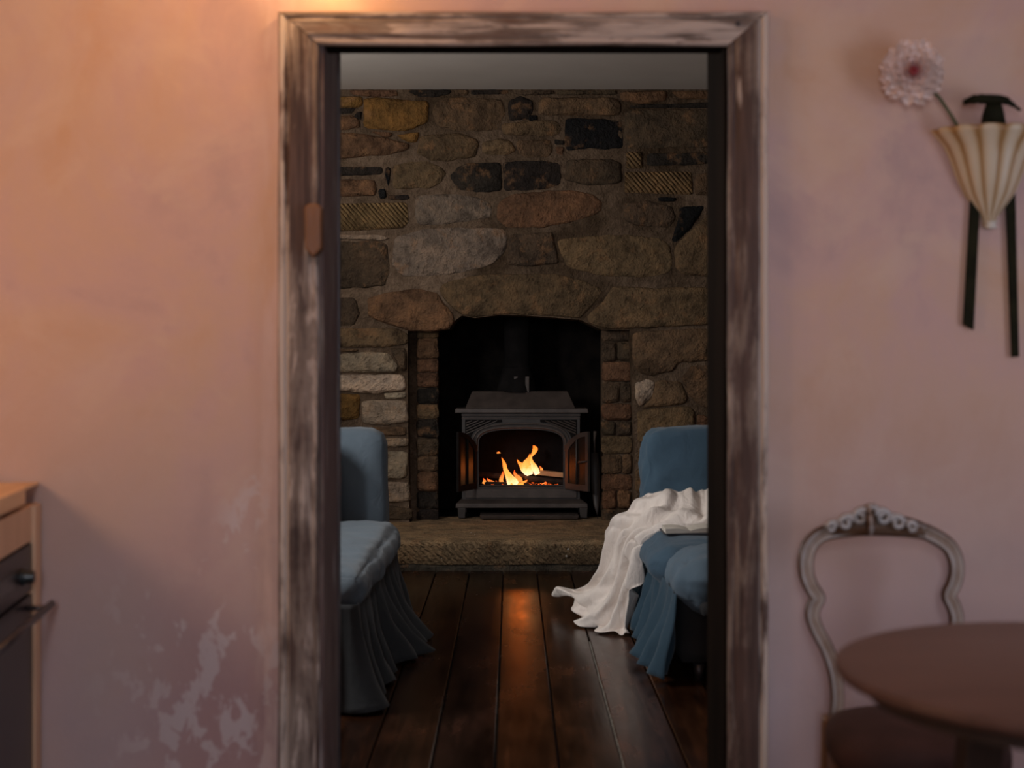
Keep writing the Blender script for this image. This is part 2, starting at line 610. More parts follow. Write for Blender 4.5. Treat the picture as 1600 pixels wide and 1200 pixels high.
M['mortar'] = m_mortar()
M['soot'] = mottled('sooty_brick', (0.006, 0.005, 0.005), (0.016, 0.012, 0.010), 10, 0.95, bump=0.5, spec=0.1)
M['ceiling'] = mottled('white_ceiling', (0.79, 0.73, 0.68), (0.84, 0.78, 0.73), 2, 0.9, spec=0.2)
M['roomwall'] = mottled('brown_plaster', (0.055, 0.042, 0.034), (0.08, 0.062, 0.05), 2, 0.9, bump=0.1, spec=0.2)
M['plank'] = m_plank()
M['subfloor'] = mottled('black_gap', (0.006, 0.005, 0.004), (0.012, 0.009, 0.007), 8, 0.9)
M['dust'] = mottled('dust_filled_joint', (0.12, 0.11, 0.09), (0.24, 0.22, 0.19), 30, 0.95)
M['kfloor'] = m_wood('kitchen_boards', (0.10, 0.055, 0.035), (0.2, 0.12, 0.08), 1)
M['iron'] = m_iron()
M['sooty_shaded_iron'] = mottled('sooty_shaded_iron', (0.006, 0.005, 0.005), (0.012, 0.010, 0.010), 12, 0.9, 0.0, 0.1, 0.15)  # soot colour, also used to put shade on the flue and spandrels
M['iron_lit'] = mottled('cast_iron_lit', (0.056, 0.042, 0.037), (0.088, 0.067, 0.058), 12, 0.5, 0.1, 0.1)  # paler copy of the cast iron, with the light put into its colour
M['blue'] = m_cloth('blue_linen', (0.046, 0.086, 0.128), (0.058, 0.104, 0.150))
M['blue_light'] = m_cloth('light_blue_linen', (0.076, 0.118, 0.160), (0.094, 0.140, 0.184))  # lighter blue for the near seat cushion
M['blue_grey'] = m_cloth('blue_linen_sheened', (0.092, 0.124, 0.156), (0.118, 0.154, 0.188))  # same linen as the blue one, its sheen put into the colour
M['skirt_blue'] = m_cloth('dark_blue_skirt_linen', (0.022, 0.050, 0.076), (0.030, 0.062, 0.092))  # right skirt linen, set darker than the seat linen
M['skirt_charcoal'] = m_cloth('charcoal_skirt_linen', (0.024, 0.027, 0.030), (0.034, 0.037, 0.040))  # left skirt linen, set much darker than the seat linen
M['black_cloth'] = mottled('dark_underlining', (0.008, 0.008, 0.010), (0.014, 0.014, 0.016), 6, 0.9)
def m_muslin():
    t = NT('cream_muslin')
    g = t.geo()
    t.col(t.ramp(t.noise(g, 4, 4), [(0.3, (0.74, 0.66, 0.60)), (0.7, (0.80, 0.73, 0.68))]))
    a = t.noise(t.map(g, (9, 9, 3.5), (0, 0, 0), (0.0, 0.5, 0.3)), 2.0, 5, 0.6, 1.2)
    t.bump(t.math('ADD', a, t.math('MULTIPLY', t.noise(g, 260, 2), 0.03)), 0.5, 0.022)
    return t.set(0.9, 0, 0.15)


M['cream'] = m_muslin()
M['paper'] = mottled('paper', (0.55, 0.50, 0.43), (0.66, 0.61, 0.54), 20, 0.9, stretch=(1, 1, 8))
M['cover'] = mottled('dark_book_cover', (0.03, 0.03, 0.04), (0.05, 0.05, 0.06), 10, 0.6)
M['bark'] = mottled('charred_log', (0.012, 0.009, 0.008), (0.04, 0.026, 0.018), 30, 0.95, bump=0.7)
M['split'] = m_wood('split_firewood', (0.50, 0.25, 0.11), (0.64, 0.36, 0.18), 0, 0.8)
M['ember'] = m_ember()
M['flame'] = m_flame('flame', (1.0, 0.72, 0.40), (1.0, 0.17, 0.015), 1.8)
M['flame_small'] = m_flame('low_flame', (1.0, 0.30, 0.05), (1.0, 0.09, 0.01), 1.1)
M['oak'] = m_wood('oak_worktop', (0.58, 0.34, 0.18), (0.70, 0.45, 0.26), 1, 0.45)
M['oakpanel'] = m_wood('oak_panel', (0.48, 0.29, 0.18), (0.60, 0.385, 0.25), 2, 0.5)
M['oven_black'] = mottled('black_glass', (0.007, 0.006, 0.008), (0.010, 0.009, 0.011), 4, 0.30, spec=0.25)
M['oven_knob'] = mottled('black_knob', (0.012, 0.016, 0.018), (0.020, 0.026, 0.028), 20, 0.3)
M['steel'] = mottled('dark_steel', (0.06, 0.052, 0.055), (0.085, 0.072, 0.075), 20, 0.4, 0.7)
M['chair'] = m_attr('limed_chair_paint', 'face', [(0.0, (0.040, 0.015, 0.007)), (0.35, (0.11, 0.052, 0.026)), (0.60, (0.21, 0.150, 0.115)), (1.0, (0.40, 0.385, 0.385))], 0.45, 0.20, 30, 0.15)
M['chairwood'] = m_wood('brown_chair_wood', (0.060, 0.024, 0.011), (0.12, 0.055, 0.026), 2, 0.5)
M['seat'] = mottled('brown_leather', (0.030, 0.013, 0.010), (0.048, 0.021, 0.017), 8, 0.8, bump=0.1, spec=0.2)
M['table'] = m_wood('mahogany', (0.068, 0.030, 0.021), (0.105, 0.048, 0.034), 0, 0.40, 0.6)
M['tabledark'] = m_wood('dark_mahogany', (0.020, 0.010, 0.007), (0.035, 0.018, 0.012), 2, 0.5)
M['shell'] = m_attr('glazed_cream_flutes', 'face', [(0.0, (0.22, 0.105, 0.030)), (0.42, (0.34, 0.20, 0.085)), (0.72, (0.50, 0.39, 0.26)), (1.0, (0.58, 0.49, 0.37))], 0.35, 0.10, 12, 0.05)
M['green_dark'] = mottled('dark_green_metal', (0.007, 0.007, 0.003), (0.016, 0.015, 0.006), 20, 0.8, bump=0.2, spec=0.12)
M['stem'] = mottled('green_stem', (0.055, 0.060, 0.020), (0.085, 0.085, 0.03), 20, 0.6)
M['brass'] = mottled('dull_timber_block', (0.11, 0.042, 0.012), (0.17, 0.070, 0.022), 14, 0.5, bump=0.2, stretch=(1, 1, 0.3))


def m_petal():
    t = NT('dahlia_petal')
    oi = t.n('ShaderNodeObjectInfo')
    y = t.xyz(t.obj())[1]
    c = t.mix(t.step(y, -0.004, 0.040), (0.60, 0.26, 0.27), oi.outputs['Color'])
    t.col(t.mix(t.step(oi.outputs['Alpha'], 0.0, 1.0), (0.40, 0.035, 0.05), c))
    return t.set(0.7, 0, 0.3)


M['petal'] = m_petal()

# ------------------------------------------------------------------ the setting: kitchen
XL, XR = -0.468, 0.528          # clear opening of the doorway
ZH = 2.0                        # underside of its head
TH = 0.31                       # wall thickness
KX0, KX1, KY0, KZ = -1.95, 2.35, -5.2, 2.62
mb = MB()
mb.box(KX0, XL - 0.03, 0, TH, 0, 3.0)
mb.box(XR + 0.03, KX1, 0, TH, 0, 3.0)
mb.box(XL - 0.03, XR + 0.03, 0, TH, 2.13, 3.0)
mb.box(XL - 0.03, XR + 0.03, 0, 0.092, 2.032, 2.13)
struct(mb.build('wall_front', M['plaster'], origin=(0, 0, 0)))
for nm, b in (('wall_kitchen_left', (KX0 - 0.1, KX0, KY0, 0, 0, KZ)), ('wall_kitchen_right', (KX1, KX1 + 0.1, KY0, 0, 0, KZ)), ('wall_kitchen_rear', (KX0, KX1, KY0 - 0.1, KY0, 0, KZ))):
    mb = MB(); mb.box(*b); struct(mb.build(nm, M['plaster'], origin=(0, 0, 0)))
mb = MB(); mb.box(KX0, KX1, KY0, 0.0, KZ, KZ + 0.1); struct(mb.build('ceiling_kitchen', M['ceiling'], origin=(0, 0, 0)))
mb = MB(); mb.box(KX0, KX1, KY0, 0.0, -0.1, 0.0); struct(mb.build('floor_kitchen', M['kfloor'], origin=(0, 0, 0)))

# ------------------------------------------------------------------ the setting: sitting room
ZF = 8.2                        # distance of the hearth's front
ZHT = 0.173                     # top of the hearth
ZW = 9.15                       # distance of the stone wall face
YW = ZW - DIST
RX0, RX1, RZ = -2.4, 2.3, 2.955
for nm, b in (('wall_left', (RX0 - 0.1, RX0, TH, YW + 0.9, 0, RZ)), ('wall_right', (RX1, RX1 + 0.1, TH, YW + 0.9, 0, RZ))):
    mb = MB(); mb.box(*b); struct(mb.build(nm, M['roomwall'], origin=(0, 0, 0)))
mb = MB(); mb.box(RX0, RX1, TH, YW + 0.9, RZ, RZ + 0.1); struct(mb.build('ceiling', M['ceiling'], origin=(0, 0, 0)))

mb = MB(); mb.box(RX0, RX1, 0.0, YW + 0.9, -0.10, -0.022)
floor = struct(mb.build('floor', M['subfloor'], origin=(0, 0, 0)))
SEAM0, PW = -0.05, 0.193
rnd = random.Random(5)
plank_cols = [(0.026, 0.010, 0.005), (0.036, 0.014, 0.006), (0.020, 0.008, 0.005), (0.044, 0.018, 0.007)]
for i in range(-12, 12):
    x0 = SEAM0 + i * PW
    x1 = x0 + PW
    if x1 < RX0 or x0 > RX1:
        continue
    x0, x1 = max(x0, RX0), min(x1, RX1)
    cuts = [0.0, YW - 0.95]
    if i == -1:
        cuts = [0.0, 2.72, YW - 0.95]
    elif i == 0:
        cuts = [0.0, 2.55, YW - 0.95]
    elif i == -2:
        cuts = [0.0, 2.78, YW - 0.95]
    elif i % 3 == 0:
        cuts = [0.0, 1.3 + 0.37 * (i % 5), YW - 0.95]
    for a, b in zip(cuts[:-1], cuts[1:]):
        g = 0.0028
        mb = MB()
        e = 0.004
        # chamfered board
        mb.loft([[Vector((x0 + g, y, -0.03)), Vector((x1 - g, y, -0.03)), Vector((x1 - g, y, -e)), Vector((x1 - g - e, y, 0)), Vector((x0 + g + e, y, 0)), Vector((x0 + g, y, -e))] for y in (a + 0.002, b - 0.002)])
        o = mb.build('plank', M['plank'], floor)
        c = rnd.choice(plank_cols)
        if i == 2:
            c = (0.050, 0.026, 0.020)
        if i in (-1,):
            c = (0.018, 0.008, 0.006)
        o.color = (*c, 1)
mb = MB()
mb.add([(0.336 + s * 0.0045 * (0.6 + 0.6 * noise.noise(Vector((0, y * 5, s)))), y, -0.0012) for y in [0.2 + 0.09 * q for q in range(28)] for s in (-1, 1)],
       [(2 * q, 2 * q + 1, 2 * q + 3, 2 * q + 2) for q in range(27)])
mb.build('joint_filler', M['dust'], floor)

# ------------------------------------------------------------------ stone wall with fireplace opening


def wp(px, py, Z=ZW):
    p = W(px, py, Z)
    return (p.x, p.z)


OPEN = [(640, 830), (638, 700), (637, 600), (637, 517), (672, 518), (702, 514), (712, 500), (722, 493), (742, 497), (780, 492), (820, 493), (862, 496), (908, 500), (922, 507), (940, 515), (984, 516), (988, 600), (992, 700), (990, 830)]
mb = MB()
op = [wp(*p) for p in OPEN]
TOPZ = RZ
# mortar face: two piers and the band over the opening, extruded back as masonry
pl = [(RX0, 0)] + [(RX0, TOPZ), (op[3][0], TOPZ)] + [op[3], op[2], op[1], (op[0][0], 0)]
mb.prism(pl, YW, YW + 0.35)
pr = [(op[15][0], TOPZ), (RX1, TOPZ), (RX1, 0), (op[18][0], 0), op[17], op[16], op[15]]
mb.prism(pr, YW, YW + 0.35)
for a, b in zip(op[3:15], op[4:16]):
    mb.prism([a, (a[0], TOPZ), (b[0], TOPZ), b], YW, YW + 0.35)
wall = struct(mb.build('wall_back', M['mortar'], origin=(0, 0, 0)))
# firebox behind
x0, x1 = wp(648, 0, ZW + 0.35)[0], wp(975, 0, ZW + 0.35)[0]
mb = MB()
mb.box(x0 - 0.35, x1 + 0.35, YW + 0.85, YW + 0.9, 0, RZ)
mb.box(x0, x1, YW + 0.33, YW + 0.85, 0.0, ZHT - 0.002)
mb.box(x0 - 0.10, x0, YW + 0.35, YW + 0.85, 0, 2.0)
mb.box(x1, x1 + 0.10, YW + 0.35, YW + 0.85, 0, 2.0)
mb.box(x0 - 0.10, x1 + 0.10, YW + 0.35, YW + 0.85, 1.75, 1.8)
mb.build('firebox_lining', M['soot'], wall)

SCOL = {'y': (0.25, 0.130, 0.040), 'b': (0.19, 0.122, 0.070), 'r': (0.215, 0.115, 0.065), 'd': (0.040, 0.031, 0.026), 'q': (0.30, 0.235, 0.175), 'p': (0.42, 0.325, 0.235),
        't': (0.58, 0.36, 0.17), 'k': (0.016, 0.016, 0.017), 'n': (0.115, 0.080, 0.052), 'w': (0.60, 0.47, 0.35), 'o': (0.40, 0.21, 0.06)}
# each stone as it lies in the wall: kind, outline
STONES = [
    ('d', [(634, 141), (704, 141), (702, 147), (682, 151), (655, 151)]), ('d', [(736, 141), (794, 141), (794, 147), (738, 148)]), ('r', [(545, 141), (618, 141), (622, 150), (580, 151), (550, 148)]),
    ('b', [(712, 141), (730, 141), (729, 148), (713, 148)]), ('n', [(806, 142), (864, 142), (866, 147), (830, 149), (808, 148)]), ('n', [(870, 142), (962, 142), (962, 148), (872, 149)]),
    ('y', [(520, 151), (564, 151), (565, 165), (558, 168), (520, 168)]), ('d', [(528, 170), (554, 169), (550, 177), (530, 178)]), ('d', [(556, 178), (565, 175), (564, 187), (552, 184)]),
    ('r', [(518, 182), (549, 181), (560, 188), (564, 200), (518, 203)]),
    ('y', [(568, 155), (590, 153), (625, 157), (667, 158), (669, 190), (650, 198), (632, 205), (570, 200)]),
    ('b', [(683, 159), (700, 153), (782, 155), (789, 175), (775, 203), (720, 205), (684, 196), (676, 178)]),
    ('d', [(796, 157), (813, 152), (831, 158), (832, 170), (825, 186), (798, 188), (794, 172)]), ('k', [(826, 182), (838, 181), (840, 187), (828, 189)]),
    ('b', [(841, 158), (850, 153), (956, 153), (968, 160), (967, 181), (842, 180)]),
    ('r', [(970, 144), (1042, 143), (1040, 158), (1004, 162), (970, 157)]), ('r', [(1048, 143), (1115, 143), (1115, 156), (1062, 154)]), ('d', [(986, 164), (1112, 160), (1112, 169), (984, 169)]),
    ('k', [(884, 187), (900, 185), (948, 187), (971, 191), (972, 231), (946, 233), (924, 231), (890, 235), (884, 228)]),
    ('n', [(977, 173), (1115, 171), (1115, 230), (1010, 231), (980, 231), (976, 210)]),
    ('r', [(518, 207), (566, 210), (600, 216), (640, 226), (636, 234), (610, 241), (518, 249)]), ('r', [(581, 206), (613, 208), (610, 214), (598, 213)]), ('y', [(620, 211), (655, 207), (650, 222), (630, 219)]),
    ('b', [(658, 212), (720, 209), (747, 219), (743, 245), (700, 251), (676, 250), (652, 240)]), ('b', [(755, 223), (780, 217), (797, 221), (805, 235), (790, 242), (754, 240)]),
    ('b', [(785, 194), (800, 192), (850, 188), (868, 190), (877, 201), (873, 209), (862, 212), (800, 211), (786, 209)]),
    ('b', [(808, 220), (860, 219), (863, 234), (857, 245), (819, 245), (811, 236)]), ('d', [(867, 218), (881, 220), (881, 226), (868, 225)]), ('r', [(869, 230), (880, 231), (878, 243), (870, 240)]),
    ('T', [(979, 239), (1003, 239), (1003, 262), (979, 263)]), ('d', [(1012, 240), (1112, 238), (1112, 255), (1088, 257), (1012, 259)]),
    ('n', [(886, 250), (952, 249), (969, 255), (970, 286), (920, 289), (882, 281)]),
    ('d', [(704, 276), (716, 262), (732, 256), (782, 254), (783, 298), (746, 300), (716, 295)]), ('d', [(787, 254), (850, 251), (873, 257), (877, 275), (873, 289), (850, 295), (788, 298)]),
    ('d', [(518, 261), (597, 261), (597, 273), (518, 275)]), ('k', [(603, 262), (610, 262), (609, 282), (606, 290), (603, 275)]),
    ('b', [(615, 259), (640, 254), (668, 253), (688, 262), (697, 272), (689, 284), (672, 294), (615, 295)]), ('r', [(518, 281), (586, 281), (586, 306), (518, 307)]),
    ('t', [(518, 319), (635, 317), (637, 347), (628, 356), (518, 362)]), ('k', [(592, 297), (602, 295), (603, 309), (593, 311)]), ('d', [(608, 305), (637, 305), (638, 311), (609, 313)]),
    ('p', [(518, 367), (590, 367), (608, 372), (600, 376), (518, 373)]),
    ('n', [(518, 379), (592, 377), (605, 384), (608, 420), (601, 446), (556, 449), (518, 451)]),
    ('q', [(650, 307), (700, 304), (745, 309), (766, 319), (767, 339), (730, 345), (690, 350), (655, 351), (649, 338)]),
    ('q', [(617, 371), (640, 365), (660, 359), (720, 357), (784, 357), (792, 372), (788, 394), (768, 413), (730, 423), (690, 429), (632, 432), (613, 416), (616, 395)]),
    ('n', [(797, 367), (861, 363), (867, 385), (872, 411), (820, 415), (793, 413)]),
    ('r', [(778, 319), (800, 304), (850, 300), (890, 298), (925, 304), (941, 316), (939, 328), (925, 337), (880, 349), (840, 355), (792, 355), (777, 342)]),
    ('b', [(871, 375), (920, 370), (975, 367), (1030, 373), (1047, 385), (1049, 412), (1045, 427), (1000, 433), (940, 430), (891, 419), (877, 398)]),
    ('n', [(975, 319), (1010, 314), (1049, 324), (1055, 340), (1044, 355), (1000, 353), (977, 345)]), ('T', [(977, 269), (1079, 269), (1082, 304), (977, 301)]),
    ('b', [(1087, 273), (1112, 271), (1112, 305), (1087, 304)]), ('k', [(1029, 309), (1055, 309), (1055, 315), (1031, 314)]), ('k', [(1062, 325), (1101, 322), (1080, 355), (1058, 377), (1049, 377), (1058, 352)]),
    ('b', [(1115, 330), (1088, 353), (1055, 387), (1056, 416), (1065, 427), (1115, 432)]),
    ('n', [(518, 466), (555, 467), (561, 488), (553, 507), (518, 510)]),
    ('r', [(575, 467), (600, 459), (650, 451), (681, 458), (693, 475), (707, 491), (709, 505), (699, 514), (671, 518), (641, 516), (610, 507), (577, 495)]),
    ('b', [(686, 450), (700, 441), (740, 431), (800, 429), (870, 429), (911, 439), (942, 453), (926, 473), (909, 497), (860, 493), (820, 491), (780, 490), (741, 495), (718, 490), (697, 471)]),
    ('b', [(961, 447), (1010, 451), (1112, 449), (1112, 507), (1040, 510), (984, 513), (941, 513), (922, 504), (915, 497), (941, 473)]),
    ('b', [(988, 519), (1112, 513), (1112, 563), (1060, 567), (1050, 579), (1020, 587), (999, 583), (989, 560)]), ('b', [(1112, 571), (1079, 573), (1067, 590), (1073, 611), (1086, 628), (1112, 640)]),
    ('w', [(993, 598), (1010, 594), (1022, 597), (1020, 616), (1000, 636), (994, 620)]), ('b', [(1025, 595), (1063, 597), (1075, 623), (1069, 631), (1003, 637), (1022, 618)]),
    ('b', [(997, 641), (1071, 635), (1083, 642), (1085, 667), (1060, 671), (997, 692)]), ('r', [(1089, 647), (1112, 653), (1112, 690), (1090, 684)]), ('b', [(997, 698), (1060, 678), (1112, 694), (1112, 730), (997, 726)]),
    ('b', [(994, 731), (1112, 734), (1112, 772), (994, 770)]), ('n', [(994, 775), (1112, 776), (1112, 812), (994, 812)]),
    ('b', [(518, 513), (618, 513), (636, 522), (637, 537), (600, 542), (518, 542)]), ('b', [(518, 545), (560, 545), (560, 549), (518, 551)]),
    ('p', [(518, 555), (580, 551), (606, 552), (621, 574), (616, 581), (518, 582)]), ('n', [(610, 546), (634, 545), (635, 579), (625, 577)]),
    ('w', [(518, 586), (628, 585), (634, 600), (632, 609), (580, 614), (518, 609)]), ('w', [(602, 614), (634, 613), (634, 621), (602, 623)]),
    ('y', [(518, 617), (562, 616), (561, 654), (518, 657)]), ('p', [(566, 626), (634, 626), (637, 659), (600, 664), (567, 661)]),
    ('b', [(518, 668), (632, 667), (634, 680), (518, 681)]), ('p', [(518, 685), (637, 684), (638, 697), (518, 700)]), ('p', [(518, 706), (638, 705), (636, 747), (518, 749)]),
    ('p', [(518, 753), (639, 753), (640, 784), (518, 784)]), ('n', [(518, 789), (602, 789), (643, 795), (644, 812), (518, 812)]),
]


def stone(kind, poly, name='stone', Z=ZW, proud=None, parent=wall, seed=0):
    P = [Vector((*wp(x, y, Z), 0)) for x, y in poly]
    cc = sum(P, Vector()) / len(P)
    P = [p + (p - cc).normalized() * 0.005 for p in P]
    # round the corners a little, then resample
    Q = []
    n = len(P)
    for i in range(n):
        a, b, c = P[i - 1], P[i], P[(i + 1) % n]
        t = 0.13 if kind not in 'Tt' else 0.05
        Q += [b.lerp(a, t), b.lerp(b.lerp(a, t).lerp(b.lerp(c, t), 0.5), 0.5), b.lerp(c, t)]
    per = sum((Q[i] - Q[i - 1]).length for i in range(len(Q)))
    N = max(14, min(54, int(per / 0.020)))
    R, acc, i, stepl = [], 0.0, 0, per / N
    cur = Q[0].copy()
    nxt = 1
    left = stepl
    R.append(cur.copy())
    while len(R) < N:
        d = (Q[nxt % len(Q)] - cur)
        L = d.length
        if L < left:
            left -= L
            cur = Q[nxt % len(Q)].copy()
            nxt += 1
        else:
            cur = cur + d * (left / L)
            R.append(cur.copy())
            left = stepl
    cx = sum((p for p in R), Vector()) / N
    s = Vector((seed * 3.7, seed * 1.3, seed))
    amp = 0.008 if kind not in 'Tt' else 0.003
    for p in R:
        d = (p - cx)
        p += d.normalized() * amp * fbm(p + s, 14, 3)
    size = min(max(p.x for p in R) - min(p.x for p in R), max(p.y for p in R) - min(p.y for p in R))
    pr = proud if proud is not None else 0.008 + 0.018 * random.random()
    if kind in 'kd':
        pr *= 0.7
    y0 = Z - DIST
    e = min(0.018, size * 0.22)
    mb = MB()
    rings = []
    for inset, py_ in ((0.0, -0.02), (0.0, pr * 0.25), (e * 0.4, pr * 0.75), (e, pr), (None, pr), (None, pr), (None, pr)):
        ring = []
        k = {4: 0.72, 5: 0.46, 6: 0.2}.get(len(rings))
        for p in R:
            d = p - cx
            if k is None:
                q = cx + d * max(0.3, 1 - inset / max(d.length, 1e-4))
            else:
                q = cx + d * k
            yy = y0 - py_
            if len(rings) >= 2:
                yy -= 0.013 * fbm(q + s, 9, 4) + 0.004 * (k is not None)
            ring.append(Vector((q.x, yy, q.y)))
        rings.append(ring)
    mb.loft(rings, True, True)
    mat = M['tooled'] if kind in 'Tt' else M['stone']
    o = mb.build(name, mat, parent, smooth=True, sharp=50)
    c = SCOL['t' if kind == 'T' else kind]
    f = random.uniform(0.85, 1.18)
    if kind == 'T':
        f *= 0.8
    o.color = (c[0] * f * 0.78, c[1] * 0.78 * f * random.uniform(0.96, 1.04), c[2] * f * 0.78, 1)
    return o


for i, (k, p) in enumerate(STONES):
    stone(k, p, seed=i)
# rough courses beyond what the doorway shows at once, left and right
rs = random.Random(11)
for x0s, x1s in ((210, 510), (1120, 1400)):
    y = 143
    while y < 810:
        h = rs.uniform(28, 62)
        if y + h > 800:
            h = 812 - y
        x = x0s
        while x < x1s - 20:
            w = min(rs.uniform(50, 130), x1s - x)
            if w > 24:
                stone(rs.choice('bbrpnyd'), [(x + 3, y + rs.uniform(2, 6)), (x + w - 4, y + rs.uniform(2, 6)), (x + w - 3, y + h - rs.uniform(3, 7)), (x + 3, y + h - rs.uniform(3, 7))], seed=int(x + y))
            x += w
        y += h

# brick jambs set back inside the opening
rb = random.Random(3)
ZB = ZW + 0.15
for (xa, xb) in ((652, 684), (941, 986)):
    y = 505
    mbk = MB()
    a = wp(xa - 16, 505, ZB); b = wp(xb - 1, 815, ZB)
    if xa > 800:
        a = wp(xa + 1, 505, ZB); b = wp(xb + 14, 815, ZB)
    mbk.box(a[0], b[0], ZB - DIST + 0.012, ZB - DIST + 0.24, 0.17, a[1])
    o = mbk.build('brick_backing', M['mortar'], wall)
    row = 0
    while y < 812:
        h = rb.uniform(21, 33)
        h = min(h, 814 - y)
        if h > 8:
            k = rb.choice('ndnrb' if xa < 800 else 'rnnbn')
            cut = rb.uniform(0.4, 0.7) if row % 2 else 0
            spans = [(xa, xb)] if not cut or xa < 800 else [(xa, xa + (xb - xa) * cut - 1.5), (xa + (xb - xa) * cut + 1.5, xb)]
            for (p, q) in spans:
                stone(k, [(p, y + 1), (q, y + 1), (q, y + h - 1.5), (p, y + h - 1.5)], 'brick', ZB, 0.010 + 0.018 * rb.random(), seed=int(y + p))
        y += h
        row += 1

# ------------------------------------------------------------------ hearth
mb = MB()
V = []
xs = [RX0 + 0.9 + (RX1 - RX0 - 1.9) * i / 90 for i in range(91)]
prof = [(YW - 0.003, 0.03), (YW - 0.003, ZHT), (YW - 0.1, ZHT), (YW - 0.4, ZHT - 0.002), (YW - 0.90, ZHT), (ZF - DIST + 0.02, ZHT - 0.006), (ZF - DIST, ZHT - 0.022), (ZF - DIST - 0.004, 0.12), (ZF - DIST, 0.07), (ZF - DIST + 0.012, 0.035), (ZF - DIST + 0.10, 0.03)]
rings = []
for x in xs:
    r = []
    for j, (y, z) in enumerate(prof):
        p = Vector((x, y, z))
        if 1 < j < 10:
            p.z += 0.006 * fbm(p, 3, 3)
        if j > 4 and j < 10:
            p.y += 0.012 * fbm(p, 5, 3)
            p.z += 0.008 * fbm(p + Vector((5, 0, 0)), 4, 3)
        r.append(p)
    rings.append(r)
mb.loft(rings, True, True)
hearth = empty('hearth', (0, YW - 0.4, 0), 'long tooled sandstone hearth slab on the floor in front of the stove', 'hearth')
o = mb.build('slab', M['hearthstone'], hearth, smooth=True, sharp=40)
o.color = (0.32, 0.222, 0.128, 1)
xi0, xi1 = wp(642, 0)[0], wp(982, 0)[0]
mb = MB()
mb.box(xi0, xi1, YW - 0.003, YW + 0.33, 0.03, ZHT - 0.001)
o = mb.build('inner_slab', M['stone'], hearth, bevel=0.004)
o.color = (0.30, 0.21, 0.125, 1)
mb = MB()
rings = []
for x in xs:
    w = 0.008 * fbm((x, 0, 0), 9, 3)
    rings.append([Vector((x, ZF - DIST + 0.12, 0.045)), Vector((x, ZF - DIST + 0.03 + w, 0.04)), Vector((x, ZF - DIST + 0.012 + w, 0.02 + w)), Vector((x, ZF - DIST + 0.006 + w, -0.03)), Vector((x, ZF - DIST + 0.12, -0.03))])
mb.loft(rings, True, True)
o = mb.build('mortar_bed', M['stone'], hearth)
o.color = (0.085, 0.072, 0.055, 1)
# flecks of paint or plaster on the slab's front edge
for (px, py, r) in ((888, 858, 0.007), (885, 869, 0.006), (690, 873, 0.003), (736, 832, 0.003), (742, 835, 0.003)):
    p = W(px, py, ZF - 0.012)
    mb = MB()
    mb.add([(p.x + r * math.cos(a) * random.uniform(.6, 1.2), p.y, p.z + r * math.sin(a) * random.uniform(.6, 1.2)) for a in [k * PI / 4 for k in range(8)]] + [(p.x, p.y - 0.003, p.z)],
           [(i, (i + 1) % 8, 8) for i in range(8)])
    mb.build('plaster_fleck', M['paper'], hearth)

# ------------------------------------------------------------------ doorway casing
trim = struct(empty('trim_1', (0.03, -0.01, 0)))
# profile across the board: (distance from the opening edge outwards, how far it stands proud)
PROF = [(0.0, 0.0), (0.0, 0.014), (0.006, 0.020), (0.016, 0.020), (0.030, 0.030), (0.070, 0.034), (0.078, 0.028), (0.083, 0.036), (0.094, 0.036), (0.098, 0.028), (0.098, 0.0)]


def casing(side):
    mb = MB()
    rings = []
    if side == 'head':
        ts = [i / 24 for i in range(25)]
        for t in ts:
            ring = []
            for d, h in PROF:
                dd = d * 0.80
                xa = XL - 0.010 - d + 0.0022      # open mitre joint
                xb = XR + 0.006 + d - 0.0016
                x = xa + (xb - xa) * t
                ring.append(Vector((x, -h - 0.0006 + 0.0015 * noise.noise(Vector((x * 6, d * 30, 1))), ZH + dd + 0.003 * noise.noise(Vector((x * 3, 0, d * 8))))))
            rings.append(ring)
        mb.loft(rings, True, True)
        return mb
    sgn = -1 if side == 'left' else 1
    edge = XL - 0.010 if side == 'left' else XR + 0.006
    for i in range(31):
        t = i / 30
        ring = []
        for d, h in PROF:
            z1 = ZH + d * 0.80
            z = t * z1
            ring.append(Vector((edge + sgn * (d + 0.0035 * noise.noise(Vector((z * 3, d * 9, sgn)))), -h - 0.0006 + 0.002 * noise.noise(Vector((z * 5, d * 30, 4))), z)))
        rings.append(ring)
    mb.loft(rings, True, True)
    return mb


for sd in ('left', 'right', 'head'):
    casing(sd).build('casing_board', M['casing_' + sd], trim, smooth=True, sharp=35)
mb = MB(); mb.box(XL - 0.022, XL, 0.006, TH + 0.01, 0, 2.10); mb.build('jamb_lining', M['lining'], trim, bevel=0.003)
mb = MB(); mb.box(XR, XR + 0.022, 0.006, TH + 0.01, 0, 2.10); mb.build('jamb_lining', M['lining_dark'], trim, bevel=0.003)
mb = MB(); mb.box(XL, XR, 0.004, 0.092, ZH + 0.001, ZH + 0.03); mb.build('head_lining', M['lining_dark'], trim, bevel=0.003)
mb = MB(); mb.box(XL - 0.010, XL + 0.004, TH - 0.012, TH + 0.012, 0, 2.10); mb.build('back_bead', M['steel'], trim, bevel=0.002)
mb = MB()
cxk = (490 - 800) / 638.0
zc = EYE - (360 - HOR) / 638.0
kp = [(-0.022, 0.055), (-0.012, 0.064), (0.012, 0.064), (0.020, 0.055), (0.020, -0.045), (0.0, -0.066), (-0.020, -0.045)]
mb.prism([(cxk + x, zc + z) for x, z in kp], -0.058, -0.018)
o = mb.build('latch_block', M['brass'], trim, bevel=0.004)
o['label'] = 'small orange-brown block with pointed lower end'
mb = MB()
p = W(1153, 36, DIST - 0.036)
mb.lathe([(0.0, 0.0), (0.006, 0.0), (0.006, 0.004)], (0, 0, 0), 10)
mb.v = [Vector((p.x + v.x, p.y - v.z + 0.002, p.z + v.y)) for v in mb.v]
mb.build('nail_head', M['steel'], trim, smooth=True)

